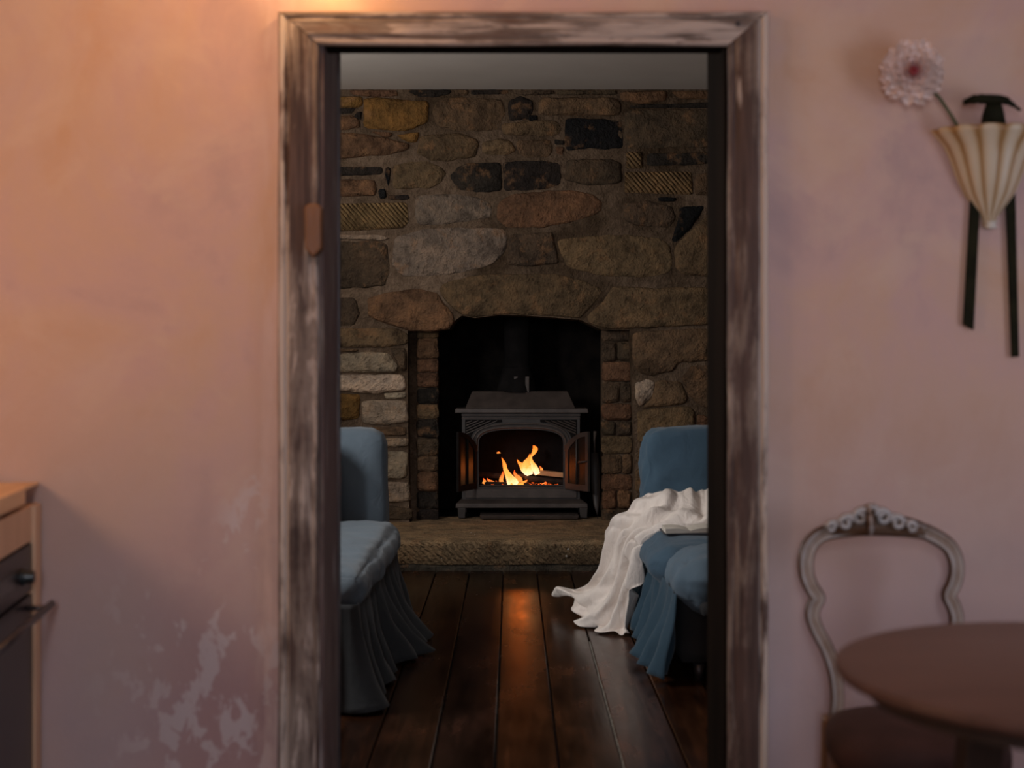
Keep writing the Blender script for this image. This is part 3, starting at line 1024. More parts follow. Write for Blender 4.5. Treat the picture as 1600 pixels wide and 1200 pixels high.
# ------------------------------------------------------------------ wood stove
ZS = 9.40
YS = ZS - DIST
stove = empty('wood_stove', (W(812, 0, ZS).x, YS + 0.2, ZHT), 'black cast-iron wood stove with open doors standing in the stone fireplace', 'stove')


def sp(px, py, Z=ZS):
    p = W(px, py, Z)
    return (p.x, p.z)


bx0, bx1 = sp(722, 0)[0], sp(906, 0)[0]
zb0, zb1 = sp(0, 781)[1], sp(0, 645)[1]
DEP = 0.36
# body shell: back, sides, bottom, top
mb = MB()
mb.box(bx0, bx0 + 0.025, YS + 0.03, YS + DEP, zb0, zb1)
mb.box(bx1 - 0.025, bx1, YS + 0.03, YS + DEP, zb0, zb1)
mb.box(bx0, bx1, YS + DEP - 0.02, YS + DEP, zb0, zb1)
mb.box(bx0, bx1, YS + 0.03, YS + DEP, zb0, zb0 + 0.06)
mb.box(bx0, bx1, YS + 0.03, YS + DEP, zb1 - 0.02, zb1)
mb.build('body', M['sooty_shaded_iron'], stove, bevel=0.004)
# front plate with arched opening
ox0, ox1 = sp(748, 0)[0], sp(880, 0)[0]
oz0 = sp(0, 761)[1]
oz1, ospr = sp(0, 671)[1], sp(0, 693)[1]
ocx = (ox0 + ox1) / 2
orx = (ox1 - ox0) / 2


def arch(rx, spring, top, n=24):
    """from right springing over to the left"""
    pts = []
    for i in range(n + 1):
        a = PI * i / n
        c, s = math.cos(a), math.sin(a)
        pts.append((ocx + rx * math.copysign(abs(c) ** 0.72, c), spring + (top - spring) * abs(s) ** 0.72))
    return pts


A = arch(orx, ospr, oz1)
outer = [(ox1, oz0)] + A + [(ox0, oz0)]
mb = MB()
ytop = zb1
# plate built as strips between the arch and the plate's rim
rim = [(bx1, oz0)]
for (x, z) in A:
    t = (x - ox0) / (ox1 - ox0)
    if z < ospr + (oz1 - ospr) * 0.55 and t > 0.5:
        rim.append((bx1, min(ytop, z + (ytop - z) * 0.35)))
    elif z < ospr + (oz1 - ospr) * 0.55 and t < 0.5:
        rim.append((bx0, min(ytop, z + (ytop - z) * 0.35)))
    else:
        rim.append((bx0 + (bx1 - bx0) * t, ytop))
rim.append((bx0, oz0))
for i in range(len(outer) - 1):
    mb.prism([outer[i], rim[i], rim[i + 1], outer[i + 1]], YS, YS + 0.03)
mb.prism([(bx0, ytop), (bx0, ospr), (bx0 + 0.03, ospr), (bx0 + 0.1, ytop)], YS + 0.001, YS + 0.03)
mb.prism([(bx1, ytop), (bx1, ospr), (bx1 - 0.03, ospr), (bx1 - 0.1, ytop)], YS + 0.001, YS + 0.03)
mb.prism([(bx0, zb0), (bx1, zb0), (bx1, oz0), (bx0, oz0)], YS, YS + 0.03)
mb.build('front_plate', M['iron'], stove)
# arch moulding, two steps
mb = MB()
for off, r, pr in ((0.016, 0.009, 0.010), (0.038, 0.007, 0.006)):
    pts = [(ox1 + off, ospr - 0.05)] + arch(orx + off, ospr, oz1 + off) + [(ox0 - off, ospr - 0.05)]
    mb.tube([Vector((x, YS - 0.002, z)) for x, z in pts], r, 8)
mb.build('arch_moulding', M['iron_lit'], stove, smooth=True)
for s in (-1, 1):
    xo = bx1 - 0.02 if s > 0 else bx0 + 0.02
    Ao = arch(orx + 0.055, ospr, oz1 + 0.052)
    if s > 0:
        cur = [p for p in Ao if p[0] > ocx + orx * 0.42 and p[0] < xo and p[1] > ospr + 0.012]
    else:
        cur = [p for p in Ao if p[0] < ocx - orx * 0.42 and p[0] > xo and p[1] > ospr + 0.012][::-1]
    zt = zb1 - 0.045
    poly = [(p[0], min(p[1], zt - 0.002)) for p in cur] + [(cur[-1][0], zt), (xo, zt), (xo, cur[0][1])]
    mb = MB(); mb.prism(poly, YS - 0.006, YS + 0.002)
    mb.build('spandrel_panel', M['sooty_shaded_iron'], stove, bevel=0.002)  # darker iron painted on so the panel reads as a recess
    # small lattice relief on the panel
    mb = MB()
    xs_ = [p[0] for p in poly]; zs_ = [p[1] for p in poly]
    for k in range(5):
        f = 0.15 + 0.17 * k
        xa = xo - s * 0.01 - s * (max(xs_) - min(xs_)) * f
        mb.tube([Vector((xa, YS - 0.008, zt - 0.006)), Vector((xo - s * 0.006, YS - 0.008, zt - 0.006 - (zt - min(zs_)) * f * 0.85))], 0.0042, 5)
    mb.build('lattice_relief', M['iron_lit'], stove)
mb = MB()
mb.box(bx0 - 0.004, bx1 + 0.004, YS - 0.010, YS + 0.03, zb1 - 0.022, zb1)
mb.box(bx0 - 0.002, bx1 + 0.002, YS - 0.006, YS + 0.03, zb1 - 0.040, zb1 - 0.030)
mb.build('cornice', M['iron_lit'], stove, bevel=0.003)
# hood
tx0, tx1 = sp(711, 0)[0], sp(919, 0)[0]
hz0, hz1, hz2 = sp(0, 645)[1], sp(0, 638)[1], sp(0, 612)[1]
ux0, ux1 = sp(737, 0)[0], sp(888, 0)[0]
mb = MB()
mb.hexa([(tx0, YS - 0.05, hz0), (tx1, YS - 0.05, hz0), (tx1, YS + DEP + 0.02, hz0), (tx0, YS + DEP + 0.02, hz0), (tx0 + 0.004, YS - 0.046, hz1), (tx1 - 0.004, YS - 0.046, hz1), (tx1 - 0.004, YS + DEP + 0.02, hz1), (tx0 + 0.004, YS + DEP + 0.02, hz1)])
lx0, lx1 = sp(727, 0)[0], sp(899, 0)[0]
mb.hexa([(lx0, YS - 0.02, hz1), (lx1, YS - 0.02, hz1), (lx1, YS + DEP, hz1), (lx0, YS + DEP, hz1), (ux0, YS + 0.10, hz2), (ux1, YS + 0.10, hz2), (ux1, YS + DEP - 0.06, hz2), (ux0, YS + DEP - 0.06, hz2)])
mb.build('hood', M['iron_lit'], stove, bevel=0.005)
# ash lip
mb = MB()
lz0, lz1 = sp(0, 792)[1], sp(0, 785)[1]
mb.hexa([(tx0 + 0.005, YS - 0.075, lz0), (tx1 - 0.005, YS - 0.075, lz0), (tx1 - 0.02, YS + DEP, lz0), (tx0 + 0.02, YS + DEP, lz0), (tx0 + 0.008, YS - 0.075, lz1), (tx1 - 0.008, YS - 0.075, lz1), (bx1, YS + 0.02, zb0 + 0.01), (bx0, YS + 0.02, zb0 + 0.01)])
mb.build('ash_lip', M['iron_lit'], stove, bevel=0.004)
mb = MB()
mb.box(bx0 + 0.02, bx1 - 0.02, YS - 0.012, YS + 0.02, zb0 + 0.012, oz0 - 0.012)
mb.build('lower_rail', M['iron_lit'], stove, bevel=0.004)
for lx in (722, 911):
    for ly in (YS - 0.05, YS + DEP - 0.07):
        x = sp(lx, 0)[0]
        mb = MB()
        mb.hexa([(x - 0.022, ly - 0.02, ZHT + 0.004), (x + 0.022, ly - 0.02, ZHT + 0.004), (x + 0.022, ly + 0.025, ZHT + 0.004), (x - 0.022, ly + 0.025, ZHT + 0.004), (x - 0.027, ly - 0.025, lz0), (x + 0.027, ly - 0.025, lz0), (x + 0.027, ly + 0.03, lz0), (x - 0.027, ly + 0.03, lz0)])
        mb.build('leg', M['iron'], stove, bevel=0.003)


def stove_door(s):
    """half-arch door swung outwards; s = +1 right, -1 left"""
    wd_, ang = 0.255, math.radians(57 if s > 0 else 64)
    hx = (ox1 + 0.012) if s > 0 else (ox0 - 0.012)
    hy = YS - 0.016
    top_free, top_hinge = oz1 - 0.004, ospr - 0.012
    zlow = oz0 - 0.01
    n = 12
    prof_o = []
    for i in range(n + 1):
        t = i / n
        prof_o.append((t * wd_, top_hinge + (top_free - top_hinge) * (math.sin(t * PI / 2) ** 0.8)))
    outer_ = [(0, zlow)] + prof_o + [(wd_, zlow)]
    m_ = 0.030
    inner_ = [(m_, zlow + m_ * 1.3)] + [(m_ + (wd_ - 2 * m_) * i / n, max(zlow, prof_o[i][1] - m_ * 1.1)) for i in range(n + 1)] + [(wd_ - m_, zlow + m_ * 1.3)]

    def tr(u, d, z):
        # u along the door from its hinge, d = thickness
        dx, dy = math.cos(ang) * s, -math.sin(ang)
        nx, ny = math.sin(ang) * s, math.cos(ang)
        return Vector((hx + dx * u + nx * d, hy + dy * u + ny * d, z))
    mb = MB()
    for i in range(len(outer_)):
        j = (i + 1) % len(outer_)
        P = [tr(outer_[i][0], 0, outer_[i][1]), tr(outer_[j][0], 0, outer_[j][1]), tr(inner_[j][0], 0, inner_[j][1]), tr(inner_[i][0], 0, inner_[i][1])]
        Q = [tr(outer_[i][0], 0.016, outer_[i][1]), tr(outer_[j][0], 0.016, outer_[j][1]), tr(inner_[j][0], 0.016, inner_[j][1]), tr(inner_[i][0], 0.016, inner_[i][1])]
        mb.hexa(P + Q)
    d = mb.build('door', M['sooty_shaded_iron'] if s < 0 else M['iron'], stove)
    mb = MB()
    cx_ = sum((p[0] for p in inner_)) / len(inner_)
    poly = [tr(u, 0.006, z) for u, z in inner_]
    polyb = [tr(u, 0.009, z) for u, z in inner_]
    mb.loft([poly, polyb], True, True)
    mb.build('pane', M['glass'], d)
    mb = MB()
    mb.tube([tr(wd_ * 0.5, 0.0, zlow + 0.04), tr(wd_ * 0.5, 0.0, prof_o[6][1] - 0.03)], 0.006, 6)
    mb.build('glazing_bar', M['sooty_shaded_iron'] if s < 0 else M['iron'], d, smooth=True)
    mb = MB()
    for zz in (zlow + 0.04, top_hinge - 0.04):
        mb = MB()
        mb.tube([tr(-0.004, 0.008, zz), tr(-0.004, 0.008, zz + 0.03)], 0.008, 8)
        mb.build('hinge', M['iron'], d, smooth=True)
    if s > 0:
        mb = MB()
        zc_ = (zlow + top_free) / 2
        mb.tube([tr(wd_ - 0.016, 0.0, zc_), tr(wd_ - 0.016, -0.022, zc_), tr(wd_ - 0.07, -0.024, zc_ - 0.006)], 0.006, 8)
        mb.build('latch', M['iron_lit'], d, smooth=True)


tg = NT('sooty_glass')
tg.col((0.022, 0.014, 0.011))
tg.b.inputs['Transmission Weight'].default_value = 0.1
tg.b.inputs['Alpha'].default_value = 0.85
M['glass'] = tg.set(0.35, 0, 0.15)
stove_door(1)
stove_door(-1)
# flue
fx = sp(808, 0, ZS + 0.2)[0]
fy = YS + 0.20
mb = MB()
mb.lathe([(0.0, hz2 - 0.005), (0.135, hz2 - 0.005), (0.13, hz2 + 0.03), (0.105, hz2 + 0.13), (0.098, hz2 + 0.15), (0.098, hz2 + 0.16), (0.088, hz2 + 0.165), (0.088, 1.74)], (fx, fy, 0), 28)
mb.build('flue_pipe', M['sooty_shaded_iron'], stove, smooth=True, sharp=40)  # the pipe's shade is put into the darker iron colour
for px in (806, 824):
    x = sp(px, 0, ZS + 0.05)[0]
    mb = MB(); mb.box(x - 0.013, x + 0.013, YS + 0.085, YS + 0.11, hz2 - 0.01, hz2 + 0.10); mb.build('flue_lug', M['iron_lit'], stove, bevel=0.003)
# grate
mb = MB()
for i in range(12):
    x = ox0 + 0.02 + (ox1 - ox0 - 0.04) * i / 11
    mb.tube([Vector((x, YS + 0.04, oz0 - 0.012)), Vector((x, YS + 0.32, oz0 - 0.012))], 0.006, 6)
mb.tube([Vector((ox0, YS + 0.04, oz0 + 0.004)), Vector((ox1, YS + 0.04, oz0 + 0.004))], 0.008, 6)
mb.build('grate', M['iron'], stove)

# fire inside: embers, logs, flames
mb = MB()
re_ = random.Random(21)
for i in range(90):
    c = Vector((ox0 + 0.05 + (ox1 - ox0 - 0.08) * re_.random(), YS + 0.08 + 0.2 * re_.random(), oz0 + 0.003 + 0.012 * re_.random()))
    r = re_.uniform(0.008, 0.02)
    P = [c + Vector((r * re_.uniform(.6, 1.2) * a, r * re_.uniform(.6, 1.2) * b, r * re_.uniform(.5, .9) * d)) for a, b, d in ((1, 0, 0), (-1, 0, 0), (0, 1, 0), (0, -1, 0), (0, 0, 1), (0, 0, -1))]
    mb.add(P, [(0, 2, 4), (2, 1, 4), (1, 3, 4), (3, 0, 4), (2, 0, 5), (1, 2, 5), (3, 1, 5), (0, 3, 5)])
o = mb.build('embers', M['ember'])
tag(o, 'bed of glowing orange embers on the stove grate', 'embers')
o['kind'] = 'stuff'


def log(p, q, r, mat, label, flat=False, mat_end=None):
    p, q = Vector(p), Vector(q)
    mb = MB()
    n = 10
    t = (q - p).normalized()
    s = t.cross(Vector((0, 0, 1))).normalized()
    u = s.cross(t)
    rings = []
    for i in range(8):
        f = i / 7
        c = p.lerp(q, f)
        ring = []
        for j in range(n):
            a = 2 * PI * j / n
            rr = r * (1 + 0.10 * fbm(c + Vector((j * 1.1, 0, 0)), 8, 2))
            cs, sn = math.cos(a), math.sin(a)
            if flat:
                sn = max(-0.55, min(0.75, sn * 1.3)); cs = max(-0.85, min(0.85, cs * 1.3))
            ring.append(c + s * (rr * cs) + u * (rr * sn))
        rings.append(ring)
    mb.loft(rings)
    o = mb.build('log', mat, None, smooth=True, sharp=40)
    tag(o, label, 'log', 'logs burning in the stove')
    return o


def fp(px, py, d):
    p = W(px, py, ZS + d)
    return p


log(fp(835, 738, 0.16), fp(884, 743, 0.10), 0.024, M['split'], 'pale split log glowing orange at the right of the fire', True)
log(fp(820, 748, 0.17), fp(884, 753, 0.14), 0.022, M['bark'], 'charred log underneath the pale split log')
log(fp(748, 742, 0.22), fp(822, 745, 0.20), 0.018, M['bark'], 'charred log lying at the back left of the fire')
log(fp(756, 756, 0.12), fp(826, 757, 0.09), 0.016, M['bark'], 'thin charred log lying in front under the tall flame')


def flame(pts, rads, d, label, small=False):
    mb = MB()
    P = [fp(x, y, d + 0.01 * i % 3) for i, (x, y) in enumerate(pts)]
    S = spline(P, 5)
    R = [v.x for v in spline([Vector((r, 0, 0)) for r in rads], 5)]
    k = FPX / (ZS + d)
    rings = []
    n = 12
    for i, c in enumerate(S):
        t = (S[min(i + 1, len(S) - 1)] - S[max(i - 1, 0)]).normalized()
        sd = t.cross(Vector((0, 1, 0)))
        sd = sd.normalized() if sd.length > 1e-4 else Vector((1, 0, 0))
        rr = max(0.0006, R[i] / k)
        rings.append([c + sd * (rr * math.cos(2 * PI * j / n)) + Vector((0, 1, 0)) * (rr * 0.6 * math.sin(2 * PI * j / n)) for j in range(n)])
    mb.loft(rings)
    o = mb.build('flame', M['flame_small' if small else 'flame'], None, smooth=True)
    tag(o, label, 'flame', 'flames in the stove')
    return o


flame([(806, 759), (801, 754), (795, 744), (790, 734), (788, 725), (784, 715)], [7, 9, 5.6, 3.6, 3.0, 0.4], 0.07, 'tall narrow yellow flame rising at the left of the fire')
flame([(797, 758), (806, 760), (814, 758), (819, 754), (824, 750)], [4.0, 4.6, 4.2, 3.0, 0.5], 0.06, 'low bright flame curling right from the foot of the tall one')
flame([(828, 742), (825, 734), (822, 726), (827, 717), (828, 709)], [5, 8, 6.5, 4, 0.5], 0.14, 'broad orange flame behind the logs, right of the tall flame')
flame([(824, 740), (819, 733), (815, 727), (811, 723), (808, 718)], [4, 5.5, 4.2, 2.2, 0.4], 0.16, 'short orange flame leaning left beside the broad flame')
flame([(840, 741), (836, 732), (831, 722), (830, 714), (834, 707), (836, 701), (833, 696)], [4, 5.0, 3.0, 1.4, 3.4, 4.6, 0.5], 0.12, 'curled flame tip rising highest over the broad flame')
flame([(811, 756), (810, 749), (807, 744), (804, 739), (804, 734)], [6, 6, 3.4, 2.0, 0.3], 0.10, 'small red flame between the two larger flames', True)
flame([(756, 756), (757, 752), (755, 747)], [3.2, 2.8, 0.3], 0.11, 'tiny ember flame at the far left of the grate', True)
flame([(773, 757), (769, 754), (764, 751), (761, 747)], [3.2, 3.2, 2.2, 0.3], 0.12, 'tiny ember flame curling beside the leftmost one', True)
flame([(785, 758), (783, 750), (785, 743), (786, 736)], [3.4, 3.4, 2.4, 0.3], 0.11, 'low red flame at the left foot of the tall flame', True)
flame([(846, 737), (846, 733), (843, 728)], [2.6, 2.4, 0.3], 0.14, 'tiny flame on the pale split log', True)
flame([(776, 708), (779, 707), (782, 708)], [0.7, 1.7, 0.4], 0.10, 'detached red wisp floating above the left of the fire', True)

# ash pan and fire tool
mb = MB()
pa, pb = W(752, 810, ZS - 0.10), W(902, 810, ZS - 0.10)
mb.hexa([(pa.x, YS - 0.14, ZHT + 0.006), (pb.x, YS - 0.14, ZHT + 0.006), (pb.x, YS + 0.1, ZHT + 0.006), (pa.x, YS + 0.1, ZHT + 0.006), (pa.x - 0.01, YS - 0.15, ZHT + 0.03), (pb.x + 0.01, YS - 0.15, ZHT + 0.03), (pb.x + 0.01, YS + 0.1, ZHT + 0.03), (pa.x - 0.01, YS + 0.1, ZHT + 0.03)])
o = mb.build('ash_pan', M['iron_lit'], None, bevel=0.003)
tag(o, 'flat dark metal ash pan on the hearth under the stove', 'tray')
ft = empty('fire_tool', W(934, 812, ZS - 0.16), 'long black tapered fire tool standing point down at the right of the stove', 'fire tool')
mb = MB()
q = [W(x, y, z) for x, y, z in ((934, 811, ZS - .16), (932, 790, ZS - .13), (931, 765, ZS - .11), (930, 735, ZS - .09), (929, 708, ZS - .07))]
mb.tube(q, [0.003, 0.018, 0.028, 0.034, 0.024], 10, 1.0, 0.5)
mb.build('blade', M['iron'], ft, smooth=True)
mb = MB()
q2 = [W(929, 708, ZS - .07), W(929, 690, ZS - .06), W(930, 674, ZS - .05)]
mb.tube(q2, [0.010, 0.008, 0.012], 8)
mb.build('handle', M['iron_lit'], ft, smooth=True)

# ------------------------------------------------------------------ sofas
SEAT = 0.47


def skirt(path, z1, z0, amp, flare, nz=14, freq=26, seed=0, spill=None):
    """pleated cloth hanging from a path of (x, y, outward normal x, y)"""
    V, F = [], []
    n = len(path)
    s = 0.0
    for i, (x, y, nx, ny) in enumerate(path):
        if i:
            s += math.hypot(x - path[i - 1][0], y - path[i - 1][1])
        ph = s * freq + 2.2 * noise.noise(Vector((s * 3, seed, 0)))
        sp_ = spill(s) if spill else 0
        for j in range(nz + 1):
            t = j / nz
            fold = math.sin(ph + 0.9 * noise.noise(Vector((s * 2, t * 2, seed)))) * amp * (0.12 + 0.88 * t)
            fold += amp * 0.7 * noise.noise(Vector((s * 16, t * 2.2, seed + 5))) * (0.3 + t)
            o = flare * t ** 1.5 + fold + sp_ * t ** 2.2
            z = z1 + (z0 - z1) * t + (0.012 * math.sin(ph) + 0.03 * max(0, sp_) * noise.noise(Vector((s * 14, t * 4, seed)))) * t
            z = max(z, 0.004 + 0.005 * (1 + math.sin(ph)))
            V.append((x + nx * o, y + ny * o, z))
    for i in range(n - 1):
        for j in range(nz):
            a = i * (nz + 1) + j
            F.append((a, a + 1, a + nz + 2, a + nz + 1))
    mb = MB()
    mb.add(V, F)
    return mb


# left sofa: faces right, its far arm next to the hearth
YF = 6.57 - DIST        # inner face of the far arms
lx = -0.53
YN = 4.96 - DIST
ls = empty('left_sofa', (-1.0, 2.3, 0), 'grey-blue slipcovered sofa left of the fireplace, with a dark skirt below its seat', 'sofa')
ls.name = 'slipcovered_sofa'
ORG[ls.name] = Vector((-1.0, 2.3, 0))
mb = MB(); rbox(mb, -1.46, lx - 0.065, YF, YF + 0.21, 0.06, 0.885, 0.055, 14, 0.010, 5, 0.012, 0.003)
mb.build('arm', M['blue_grey'], ls, smooth=True)
mb = MB(); rbox(mb, -1.66, -1.42, YN, YF + 0.2, 0.06, 0.885, 0.055, 14, 0.010, 4, 0.012)
mb.build('backrest', M['blue_grey'], ls, smooth=True)
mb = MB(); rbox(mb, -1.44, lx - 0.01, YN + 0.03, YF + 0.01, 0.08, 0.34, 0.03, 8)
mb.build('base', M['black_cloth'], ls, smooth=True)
mb = MB(); rbox(mb, -1.42, lx + 0.012, YN, YF - 0.005, 0.335, SEAT + 0.005, 0.065, 64, 0.016, 3, 0.02, 0.007)
mb.build('seat_cushion', M['blue_grey'], ls, smooth=True)
path = [(lx - 0.012, YF + 0.1 - (YF + 0.1 - YN) * i / 110, 1, 0) for i in range(111)]
for i in range(1, 9):
    a = PI / 2 * i / 9
    path.append((lx - 0.04 + 0.03 * math.cos(a), YN + 0.0 - 0.03 * math.sin(a), math.cos(a), -math.sin(a)))
path += [(lx - 0.05 - 0.86 * i / 50, YN - 0.03, 0, -1) for i in range(51)]


def spill_l(s):
    v = 0.12 * math.exp(-((s - 0.50) / 0.12) ** 2) + 0.13 * math.exp(-((s - 0.80) / 0.13) ** 2) + 0.03
    return v * (1 + 0.9 * noise.noise(Vector((s * 9, 0, 2))))


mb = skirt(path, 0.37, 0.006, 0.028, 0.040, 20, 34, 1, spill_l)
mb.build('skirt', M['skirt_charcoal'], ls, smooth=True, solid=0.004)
mb = MB(); rbox(mb, -1.30, -0.805, YF - 0.22, YF - 0.02, 0.49, 0.865, 0.09, 12, 0.012, 6, 0.02)
o = mb.build('pillow', M['blue_grey'], None, smooth=True)
tag(o, 'pale blue pillow on the left sofa, leaning on its far arm', 'pillow')

# right sofa: faces left
rx = 0.60
YNR = 5.30 - DIST
rs_ = empty('slipcovered_sofa', (1.1, 2.4, 0), 'blue slipcovered sofa right of the fireplace, with the cream throw over it', 'sofa')
mb = MB(); rbox(mb, rx + 0.02, 1.55, YF, YF + 0.21, 0.06, 0.89, 0.06, 26, 0.010, 5, 0.012, 0.012)
mb.build('arm', M['blue'], rs_, smooth=True)
mb = MB(); rbox(mb, 1.48, 1.72, YNR, YF + 0.2, 0.06, 0.89, 0.055, 12, 0.010, 4, 0.012)
mb.build('backrest', M['blue'], rs_, smooth=True)
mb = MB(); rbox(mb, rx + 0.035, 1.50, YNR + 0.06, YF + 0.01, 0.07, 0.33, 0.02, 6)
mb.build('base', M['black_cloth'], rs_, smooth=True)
mb = MB(); rbox(mb, rx - 0.015, 1.50, YNR + 0.42, YF - 0.005, 0.30, SEAT - 0.005, 0.075, 40, 0.016, 4, 0.02, 0.010)
mb.build('seat_cushion', M['blue'], rs_, smooth=True)
mb = MB(); rbox(mb, rx + 0.035, 1.50, YNR - 0.03, YNR + 0.44, 0.285, SEAT + 0.0, 0.085, 22, 0.020, 5, 0.02, 0.012)
mb.build('seat_cushion', M['blue_light'] if 'blue_light' in M else M['blue_grey'], rs_, smooth=True)
path = [(rx + 0.012, YF + 0.05 - (YF + 0.05 - YNR) * i / 110, -1, 0) for i in range(111)]
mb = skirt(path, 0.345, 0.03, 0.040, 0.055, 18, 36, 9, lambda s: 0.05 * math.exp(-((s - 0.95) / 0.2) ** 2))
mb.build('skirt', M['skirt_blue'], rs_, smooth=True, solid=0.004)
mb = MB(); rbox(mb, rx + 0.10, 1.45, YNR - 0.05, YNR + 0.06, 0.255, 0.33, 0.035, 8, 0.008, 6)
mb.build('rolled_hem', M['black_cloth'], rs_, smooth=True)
for y in (YNR + 0.1, YF + 0.1):
    mb = MB(); mb.lathe([(0.0, 0.002), (0.014, 0.002), (0.022, 0.07), (0.0, 0.07)], (rx + 0.11, y, 0), 12)
    mb.build('foot', M['steel'], rs_, smooth=True)

# cream throw: over the seat, over its front edge and out across the floor
ROWS = [
    # (left) ... (right): pixel x, y and distance
    [(1052, 800, 6.53), (1066, 792, 6.54), (1084, 786, 6.54), (1104, 782, 6.54), (1128, 786, 6.54), (1150, 790, 6.54)],
    [(1014, 770, 6.52), (1036, 764, 6.52), (1060, 764, 6.52), (1086, 770, 6.52), (1112, 768, 6.52), (1140, 772, 6.52)],
    [(1000, 781, 6.50), (1030, 778, 6.44), (1060, 782, 6.40), (1086, 790, 6.36), (1112, 796, 6.32), (1140, 800, 6.30)],
    [(985, 796, 6.50), (1015, 798, 6.40), (1046, 802, 6.32), (1076, 810, 6.25), (1104, 816, 6.18), (1130, 824, 6.15)],
    [(968, 812, 6.50), (992, 815, 6.40), (1014, 818, 6.30), (1034, 822, 6.24), (1050, 826, 6.18), (1064, 832, 6.12)],
    [(953, 836, 6.52), (972, 838, 6.42), (988, 836, 6.34), (1000, 834, 6.28), (1012, 832, 6.22), (1030, 833, 6.15)],
    [(946, 868, 6.54), (963, 868, 6.44), (977, 866, 6.36), (988, 862, 6.30), (996, 856, 6.24), (1004, 848, 6.18)],
    [(938, 895, 6.56), (954, 897, 6.46), (968, 898, 6.38), (980, 898, 6.32), (990, 894, 6.26), (998, 884, 6.20)],
    [(922, 912, 6.62), (940, 920, 6.50), (956, 925, 6.40), (970, 928, 6.34), (982, 930, 6.28), (992, 925, 6.22)],
    [(898, 917, 6.74), (916, 934, 6.54), (938, 946, 6.42), (960, 952, 6.36), (976, 955, 6.30), (988, 952, 6.25)],
    [(880, 918, 6.90), (902, 944, 6.60), (920, 966, 6.46), (944, 974, 6.36), (966, 980, 6.30), (984, 982, 6.26)],
    [(871, 921, 7.05), (894, 940, 6.74), (902, 975, 6.52), (926, 990, 6.38), (955, 995, 6.28), (985, 993, 6.24)],
]
G = []
for r in ROWS:
    G.append(spline([W(*p) for p in r], 9))
nc = len(G[0])
cols = []
for c in range(nc):
    cols.append(spline([G[r][c] for r in range(len(G))], 7))
nr = len(cols[0])
V = []
for r in range(nr):
    for c in range(nc):
        p = cols[c][r].copy()
        a = cols[min(c + 1, nc - 1)][r] - cols[max(c - 1, 0)][r]
        b = cols[c][min(r + 1, nr - 1)] - cols[c][max(r - 1, 0)]
        nn = a.cross(b)
        nn = nn.normalized() if nn.length > 1e-9 else Vector((0, 0, 1))
        if nn.y > 0 and abs(nn.y) > 0.3 or nn.z < -0.3:
            nn = -nn
        u, v = c / (nc - 1), r / (nr - 1)
        fold = 0.0
        fold += 0.026 * math.sin(u * 24 + 4.2 * v + 1.2 * noise.noise(Vector((v * 4, u * 2, 0)))) * min(1, 0.35 + v * 1.3)
        fold += 0.020 * (0.5 - abs(noise.noise(Vector((u * 6, v * 3.0, 3)))) * 2)
        fold += 0.010 * noise.noise(Vector((u * 15, v * 7, 8)))
        fold -= 0.020 * max(0, 1 - abs(noise.noise(Vector((u * 9 + v * 2, v * 2.2, 21)))) * 5) * min(1, 0.3 + v)
        if v > 0.78:
            fold += 0.022 * math.sin(u * 24 + 3) * (v - 0.78) / 0.22 * (0.6 + noise.noise(Vector((u * 6, 1, 1))))
        if v < 0.42:
            fold += 0.014 * math.sin(v * 38 + u * 6 + 2 * noise.noise(Vector((u * 3, v * 5, 1))))
        p += nn * fold
        p.z = max(p.z, 0.008 + 0.006 * (1 + math.sin(u * 30 + v * 9)))
        V.append(p)
F = [(r * nc + c, r * nc + c + 1, (r + 1) * nc + c + 1, (r + 1) * nc + c) for r in range(nr - 1) for c in range(nc - 1)]
mb = MB(); mb.add(V, F)
o = mb.build('throw_blanket', M['cream'], None, smooth=True, solid=0.003, sub=1)
tag(o, 'cream cotton throw spilling from the right sofa seat down to the floor', 'blanket')

# open book on the right sofa's seat
bk = empty('open_book', W(1085, 828, 6.02), 'open book lying on the right sofa seat in front of the cream throw', 'book')
c0 = W(1073, 833, 6.0)
for s in (-1, 1):
    rings = []
    for j, yy in enumerate((0.0, 0.15)):
        top, bot = [], []
        for i in range(9):
            t = i / 8
            h = 0.014 * math.sin(min(1, t * 1.35) * PI / 2) * (1 - 0.25 * t) + 0.004
            xx = c0.x + 0.012 + s * t * 0.105
            top.append(Vector((xx, c0.y + yy - 0.02 + 0.02 * t * s, c0.z + h + 0.008)))
            bot.append(Vector((xx, c0.y + yy - 0.02 + 0.02 * t * s, c0.z + 0.003)))
        rings.append(bot + top[::-1])
    mb = MB(); mb.loft(rings); mb.build('page_block', M['paper'], bk, smooth=True, sharp=40)
mb = MB(); mb.box(c0.x - 0.10, c0.x + 0.124, c0.y - 0.03, c0.y + 0.15, c0.z - 0.002, c0.z + 0.002)
mb.build('cover', M['cover'], bk)

# ------------------------------------------------------------------ kitchen: worktop, oven cabinet, oven
C0 = Vector(((62 - 800) / 630.0, -0.004, 0.919))
dv = Vector((0.127, -0.992, 0))
nv = Vector((0.992, 0.127, 0))


def C(s, out, z):
    p = C0 + dv * s + nv * out
    return Vector((p.x, p.y, z))


def cbox(mb, s0, s1, o0, o1, z0, z1):
    mb.hexa([C(s0, o0, z0), C(s1, o0, z0), C(s1, o1, z0), C(s0, o1, z0), C(s0, o0, z1), C(s1, o0, z1), C(s1, o1, z1), C(s0, o1, z1)])


